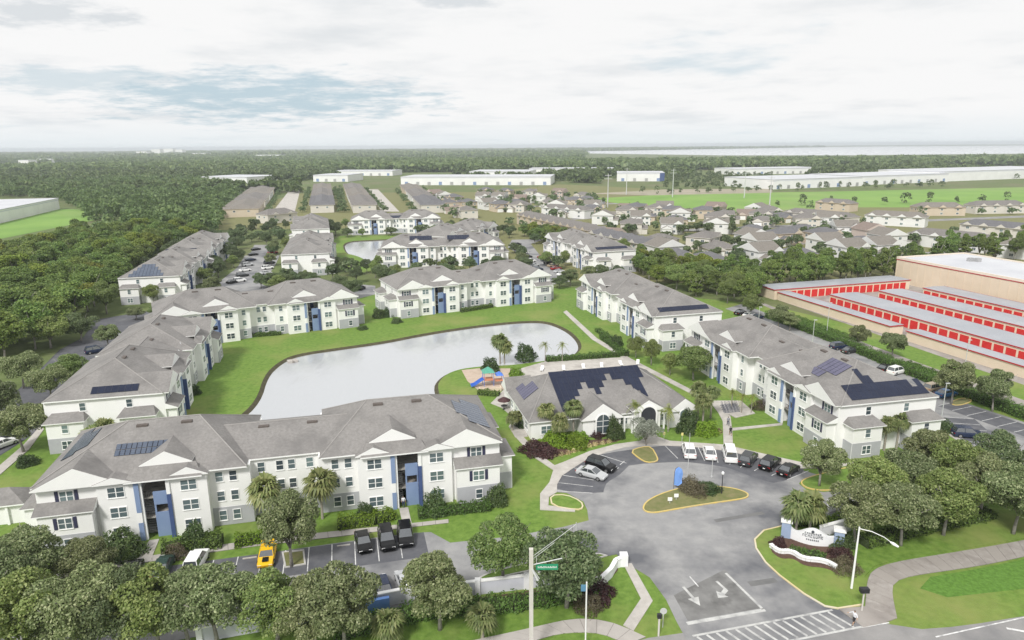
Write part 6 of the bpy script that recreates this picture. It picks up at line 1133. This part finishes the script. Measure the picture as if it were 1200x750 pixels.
# patio table and chairs, pool loungers, bench pad racks
x, y = TABLE; t = thing('patio_table', 'round patio table under a closed brown umbrella beside the clubhouse', 'table', (x,y,.1)); k = MB(); k.tube([(0,0,.70),(0,0,.75)], .6, 14); k.build('table_top', 'dark_metal', t); k = MB(); k.tube([(0,0,0),(0,0,.7)], .05, 6); k.tube([(0,0,0),(0,0,.05)], .3, 10); k.build('stand', 'dark_metal', t); k = MB(); k.tube([(0,0,.75),(0,0,1.9)], .025, 6); k.build('umbrella_pole', 'dark_metal', t); k = MB(); k.tube([(0,0,1.75),(0,0,1.85),(0,0,2.2),(0,0,2.45)], [1.25,1.2,.6,.05], 10); k.build('umbrella', 'umbrella_brown', t)
rs = random.Random(9)
for i in range(6):
    t_ = i/5; x = 6.5+22*t_+rs.uniform(-.5,.5); y = 146.2+4.2*t_+rs.uniform(-.8,.8)
    t = thing('lounger', 'white pool lounger on the deck behind the clubhouse', 'lounger', (x,y,.14), R(90+rs.uniform(-15,15)), 'pool loungers'); k = MB(); k.box(-.9,.4,-.33,.33,.28,.36); k.build('seat', 'chair_white', t); k = MB(); k.face([(.4,-.33,.36),(1.0,-.33,.85),(1.0,.33,.85),(.4,.33,.36)]); k.face([(.4,.33,.30),(1.0,.33,.79),(1.0,-.33,.79),(.4,-.33,.30)]); k.build('backrest', 'chair_white', t)
    for a in (-.8,.3):
        for b in (-.28,.28): k = MB(); k.box(a-.03,a+.03,b-.03,b+.03,0,.28); k.build('leg', 'chair_white', t)
x, y = BENCH
for i in range(4):
    t = thing('bike_rack', 'dark steel bicycle rack on the concrete pad by the small palms', 'bike rack', (x-1.2+i*.15,y-1.4+i*1.1,.12), R(12), 'bicycle racks on the pad'); k = MB()
    for j in range(5): k.tube([(-1.4+j*.7,-.25,0),(-1.4+j*.7,-.25,.8),(-1.4+j*.7,.25,.8),(-1.4+j*.7,.25,0)], .035, 5)
    k.build('hoops', 'rack_blue', t); k = MB(); k.box(-1.6,1.6,-.3,-.2,0,.06); k.box(-1.6,1.6,.2,.3,0,.06); k.build('rail', 'rack_blue', t)
x, y = OUTFALL; t = thing('outfall', 'pale concrete outfall apron on the pond bank', 'outfall', (x,y-1.5,-.5), R(30)); k = MB(); k.box(-1.1,1.1,-.7,.9,0,.55); k.build('apron', 'concrete', t); k = MB(); k.tube([(0,-.9,.3),(0,.2,.3)], .28, 10); k.build('pipe', 'concrete_dirty', t)
# ================================================================ people
def person(x, y, deg, label, shirt, legs, pose, z=.1):
    J = {'pel':(0,0,.93),'che':(.02,0,1.22),'nk':(.02,0,1.47),'hd':(.05,0,1.56),'ht':(.05,0,1.70)}
    s = {'walk':(.26,-.24),'stand':(.03,-.03)}[pose if pose != 'out' else 'walk']
    for sd, st in ((1,s[0]),(-1,s[1])):
        n = 'LR'[sd < 0]; J['hip'+n] = (0,.10*sd,.88); J['kn'+n] = (st*.55+.05,.11*sd,.48); J['an'+n] = (st,.11*sd,.08); J['to'+n] = (st+.17,.12*sd,.05)
        J['sh'+n] = (.02,.19*sd,1.41); a = -st*.8
        if pose == 'out': J['el'+n] = (.12,.42*sd,1.22); J['ha'+n] = (.30,.58*sd,1.12)
        else: J['el'+n] = (a*.5,.25*sd,1.13); J['ha'+n] = (a+.06,.25*sd,.88)
        J['fi'+n] = tuple(Vector(J['ha'+n])+(Vector(J['ha'+n])-Vector(J['el'+n])).normalized()*.12)
    E_ = [('pel','che'),('che','nk'),('nk','hd'),('hd','ht')]
    for n in 'LR': E_ += [('pel','hip'+n),('hip'+n,'kn'+n),('kn'+n,'an'+n),('an'+n,'to'+n),('che','sh'+n),('sh'+n,'el'+n),('el'+n,'ha'+n),('ha'+n,'fi'+n)]
    RAD = {'pel':.15,'che':.16,'nk':.06,'hd':.095,'ht':.09,'hip':.10,'kn':.07,'an':.05,'to':.04,'sh':.07,'el':.05,'ha':.035,'fi':.03}
    names = list(J); me = bpy.data.meshes.new('body'); me.from_pydata([J[n] for n in names], [(names.index(a),names.index(b)) for a,b in E_], [])
    ob = bpy.data.objects.new('body', me); COL.objects.link(ob); md = ob.modifiers.new('s','SKIN')
    for i, n in enumerate(names):
        r_ = RAD.get(n) or RAD[n[:-1]]; sv_ = me.skin_vertices[0].data[i]; sv_.radius = (r_,r_); sv_.use_root = (n == 'pel')
    ob.modifiers.new('d','SUBSURF').levels = 1
    ev = ob.evaluated_get(bpy.context.evaluated_depsgraph_get()); m2 = bpy.data.meshes.new_from_object(ev); bpy.data.objects.remove(ob)
    for mm in ('skin', shirt, legs, 'hair', 'cloth_black'): m2.materials.append(MATS[mm])
    for p in m2.polygons:
        c = p.center; p.use_smooth = True
        if c.z > 1.60 or (c.z > 1.54 and c.x < .02): p.material_index = 3
        elif c.z > 1.46: p.material_index = 0
        elif c.z > .95 and (abs(c.y) < .30 if pose != 'out' else abs(c.y) < .5): p.material_index = 1 if c.z > 1.05 or abs(c.y) < .2 else 0
        elif c.z < .12: p.material_index = 4
        elif abs(c.y) > .215: p.material_index = 0
        else: p.material_index = 2 if c.z > .5 or legs == 'cloth_navy' else 0
    t = thing('person', label, 'person', (x,y,z), R(deg)); b = link('body', m2, t)
    return t
person(*PEOPLE[0], 85, 'person in a grey top and navy trousers walking toward the apartments', 'cloth_grey', 'cloth_navy', 'walk')
person(*PEOPLE[1], 88, 'person dressed in black walking on the clubhouse path', 'cloth_black', 'cloth_black', 'walk')
person(*PEOPLE[2], 200, 'person in a white top and dark shorts at the crosswalk with arms out', 'cloth_white', 'cloth_black', 'out', .06)
person(*PEOPLE[3], -90, 'person in a white shirt at the foot of the blue breezeway', 'cloth_white', 'cloth_navy', 'stand')

# ================================================================ woods, belts, yard trees
def grove(pts, kinds, rr, hh, lab, grp, seed):
    q = random.Random(seed)
    for i, (x, y) in enumerate(pts):
        k = q.choice(kinds); plant_tree(k, x, y, q.uniform(*rr), q.uniform(*hh), lab[k] if isinstance(lab, dict) else lab, grp, {'forest':'woodland_tree','forest_lime':'woodland_tree','cypress':'cypress_tree','yard':'yard_tree','oakd':'oak_tree','oak2':'oak_tree'}[k], 'tree', i*7+seed)
pts = scatter(WOODS, 6.6, 520, random.Random(11)); pts.sort(key=lambda p: math.hypot(p[0],p[1])); wood_near = pts[:190]; wood_far = pts[190:]
grove(wood_near, ['forest']*7+['forest_lime'], (4.6,6.6), (9,13.5), {'forest':'green broadleaf tree in the woods west of the apartments','forest_lime':'yellow green tree in the woods west of the apartments'}, 'trees of the west woods', 5)
pts = scatter(BELT, 5.0, 105, random.Random(12)); grove(pts, ['forest']*6+['cypress','oak2','forest_lime'], (3.4,4.8), (6.5,10), {'forest':'green tree in the belt between apartments and suburb','cypress':'narrow conical tree in the belt between apartments and suburb','oak2':'pale green tree in the belt between apartments and suburb','forest_lime':'yellow green tree in the belt between apartments and suburb'}, 'trees of the middle belt', 6)
pts = scatter(BELT2, 4.4, 34, random.Random(13))+scatter(BELT3, 4.8, 26, random.Random(14)); grove(pts, ['forest']*3+['cypress']*3, (3.0,4.4), (9,13.5), {'forest':'green tree in the row behind the storage yard','cypress':'conical tree in the row behind the storage yard'}, 'trees behind the storage yard', 7)
def free(x, y, pad=4.0):
    for tg, ax, ay, ang, s in APTS:
        c, n = math.cos(R(ang)), math.sin(R(ang)); u = (x-ax)*c+(y-ay)*n; v = -(x-ax)*n+(y-ay)*c
        if abs(u) < 28+pad and abs(v) < 10.5+pad: return False
    for q_ in (LOT_M, LOT_R, BACKLOT, LOT_B, LOT_E, ACCESS): 
        if inpoly(x, y, q_): return False
    return min((x-p[0])**2+(y-p[1])**2 for p in POND2) > 130 and not inpoly(x, y, POND2)
pts = [p for p in scatter([(-148,226),(-58,226),(-8,240),(40,262),(6,330),(20,372),(-30,425),(-160,425),(-165,300)], 7.5, 400, random.Random(51)) if free(*p)][:120]
grove(pts, ['oakd','oak2','oakd','yard'], (2.6,4.2), (4.8,7.8), {'oakd':'dark oak among the back apartment lots','oak2':'light green oak among the back apartment lots','yard':'small dark tree among the back apartment lots'}, 'trees among the back apartments', 9)
def stuff_trees(name, pts, seed, rr, hh, nl, leaf, m, lab):
    rs = np.random.RandomState(seed); PR = [crown_points(seed+i, 1, 0, 2, 9, nl, 0, .45) for i in range(5)]; PP = []; DD = []; SS = []
    for (x, y) in pts:
        P, D = PR[rs.randint(5)]; r_ = rs.uniform(*rr); h = rs.uniform(*hh); a = rs.uniform(0,6.28); c, s = math.cos(a), math.sin(a)
        Q = np.empty_like(P); Q[:,0] = x+(P[:,0]*c-P[:,1]*s)*r_; Q[:,1] = y+(P[:,0]*s+P[:,1]*c)*r_; Q[:,2] = np.maximum(P[:,2]*h/2, .1); PP.append(Q); DD.append(D); SS.append(np.full(len(P), leaf*r_))
    me = leaf_mesh(name, np.concatenate(PP), np.concatenate(DD), np.concatenate(SS), seed, m); tag(link(name, me), lab, 'trees', None, 'stuff')
q = random.Random(21)
yard = []
for sp in ok:
    for _ in range(4):
        a = q.uniform(0,6.28); yard.append((sp[0]+math.cos(a)*q.uniform(9,12), sp[1]+math.sin(a)*q.uniform(9,12)))
for (xa,ya,xb,yb,w) in TB:
    d = Vector((xb-xa,yb-ya)); l = d.length; d.normalize(); n = Vector((-d.y,d.x))
    for i in range(int(l/11)): yard.append((xa+d.x*i*11+n.x*(w/2+5)*(1 if i % 2 else -1), ya+d.y*i*11+n.y*(w/2+5)*(1 if i % 2 else -1)))
yard.sort(key=lambda p: p[1]); grove(yard[:110], ['yard'], (2.4,4.0), (4.5,7.5), 'dark green yard tree among the suburban houses', 'yard trees of the suburb', 8)
stuff_trees('suburb_trees', yard[110:], 31, (2.2,4.0), (4.5,8), 150, .19, 'leaf_oak_dark', 'small yard trees scattered through the far suburb')
wf = scatter(WOODS2, 8.0, 900, random.Random(15)); stuff_trees('rear_woods', wood_far+wf, 32, (4.8,7.5), (9,15), 260, .15, 'leaf_forest_far', 'continuous woods behind the apartments and the green field')
def band(seed, n, ylo, yhi, xr, skip):
    q = random.Random(seed); res = []
    while len(res) < n:
        y = ylo*(yhi/ylo)**q.random(); x = q.uniform(-xr,xr)*y
        if not skip(x, y): res.append((x,y))
    return res
def blocked(x, y):
    if x > .10*y and y > 1850: return y < 9000 and (inpoly(x,y,LAKE) or y < 5200)
    if y > 800 and math.sin(x*.0022+2)*math.sin(y*.0031+x*.0011) > .50: return True
    if any(inpoly(x,y,q_) for q_ in CLEAR): return True
    if inpoly(x, y, FIELD_L) or inpoly(x, y, FIELD_R) or inpoly(x, y, VACANT) or inpoly(x, y, LAKE): return True
    for (x0,y0,x1,y1,h,dep,lab) in WH:
        d = Vector((x1-x0,y1-y0)); l = d.length; d.normalize(); u = (x-x0)*d.x+(y-y0)*d.y; v = -(x-x0)*d.y+(y-y0)*d.x
        if -25 < u < l+25 and -90 < v < dep+25: return True
    return False
stuff_trees('middle_woods', [p for p in band(41, 2600, 760, 1300, .85, blocked) if (p[0] < -.30*p[1] or abs(math.sin(p[0]*.006+1)*math.sin(p[1]*.004)) > .45)], 33, (6,9.5), (10,15), 90, .26, 'leaf_forest_far', 'scattered woods around the distant warehouses')
stuff_trees('far_woods', band(42, 9000, 1350, 3400, .86, blocked), 34, (10,17), (11,17), 44, .34, 'leaf_forest_far', 'wide belt of far woods below the horizon')
stuff_trees('horizon_woods', band(43, 5200, 3400, 9000, .86, blocked), 35, (24,48), (8,15), 30, .36, 'leaf_forest_far', 'dim woods along the horizon')
q = random.Random(77)
rowt = [(130+i*14, 700+q.uniform(-10,10)+i*4) for i in range(26)]+[(210+i*22, 560+i*2+q.uniform(-6,6)) for i in range(14)]
stuff_trees('field_edge_trees', rowt+scatter(GROVE, 11, 160, random.Random(61))+[(420+i*19, 1010-i*5+q.uniform(-8,8)) for i in range(34)], 36, (2.6,5.0), (5,9), 160, .17, 'leaf_oak_dark', 'small trees dotted along the open field')

# ================================================================ air
hz = MB(); hz.box(-9300,9300,-560,15000,-2.0,56.0); ho = hz.build('haze', []); ho['kind'] = 'stuff'; ho['label'] = 'thin pale haze over the whole landscape'
hm = bpy.data.materials.new('haze'); hm.use_nodes = True; ht_ = hm.node_tree; ht_.nodes.clear(); ho_ = ht_.nodes.new('ShaderNodeOutputMaterial'); pv = ht_.nodes.new('ShaderNodeVolumePrincipled')
pv.inputs['Color'].default_value = (.86,.92,.97,1); pv.inputs['Density'].default_value = 1.25e-4; pv.inputs['Anisotropy'].default_value = 0.0; ht_.links.new(pv.outputs[0], ho_.inputs['Volume']); ho.data.materials.append(hm)
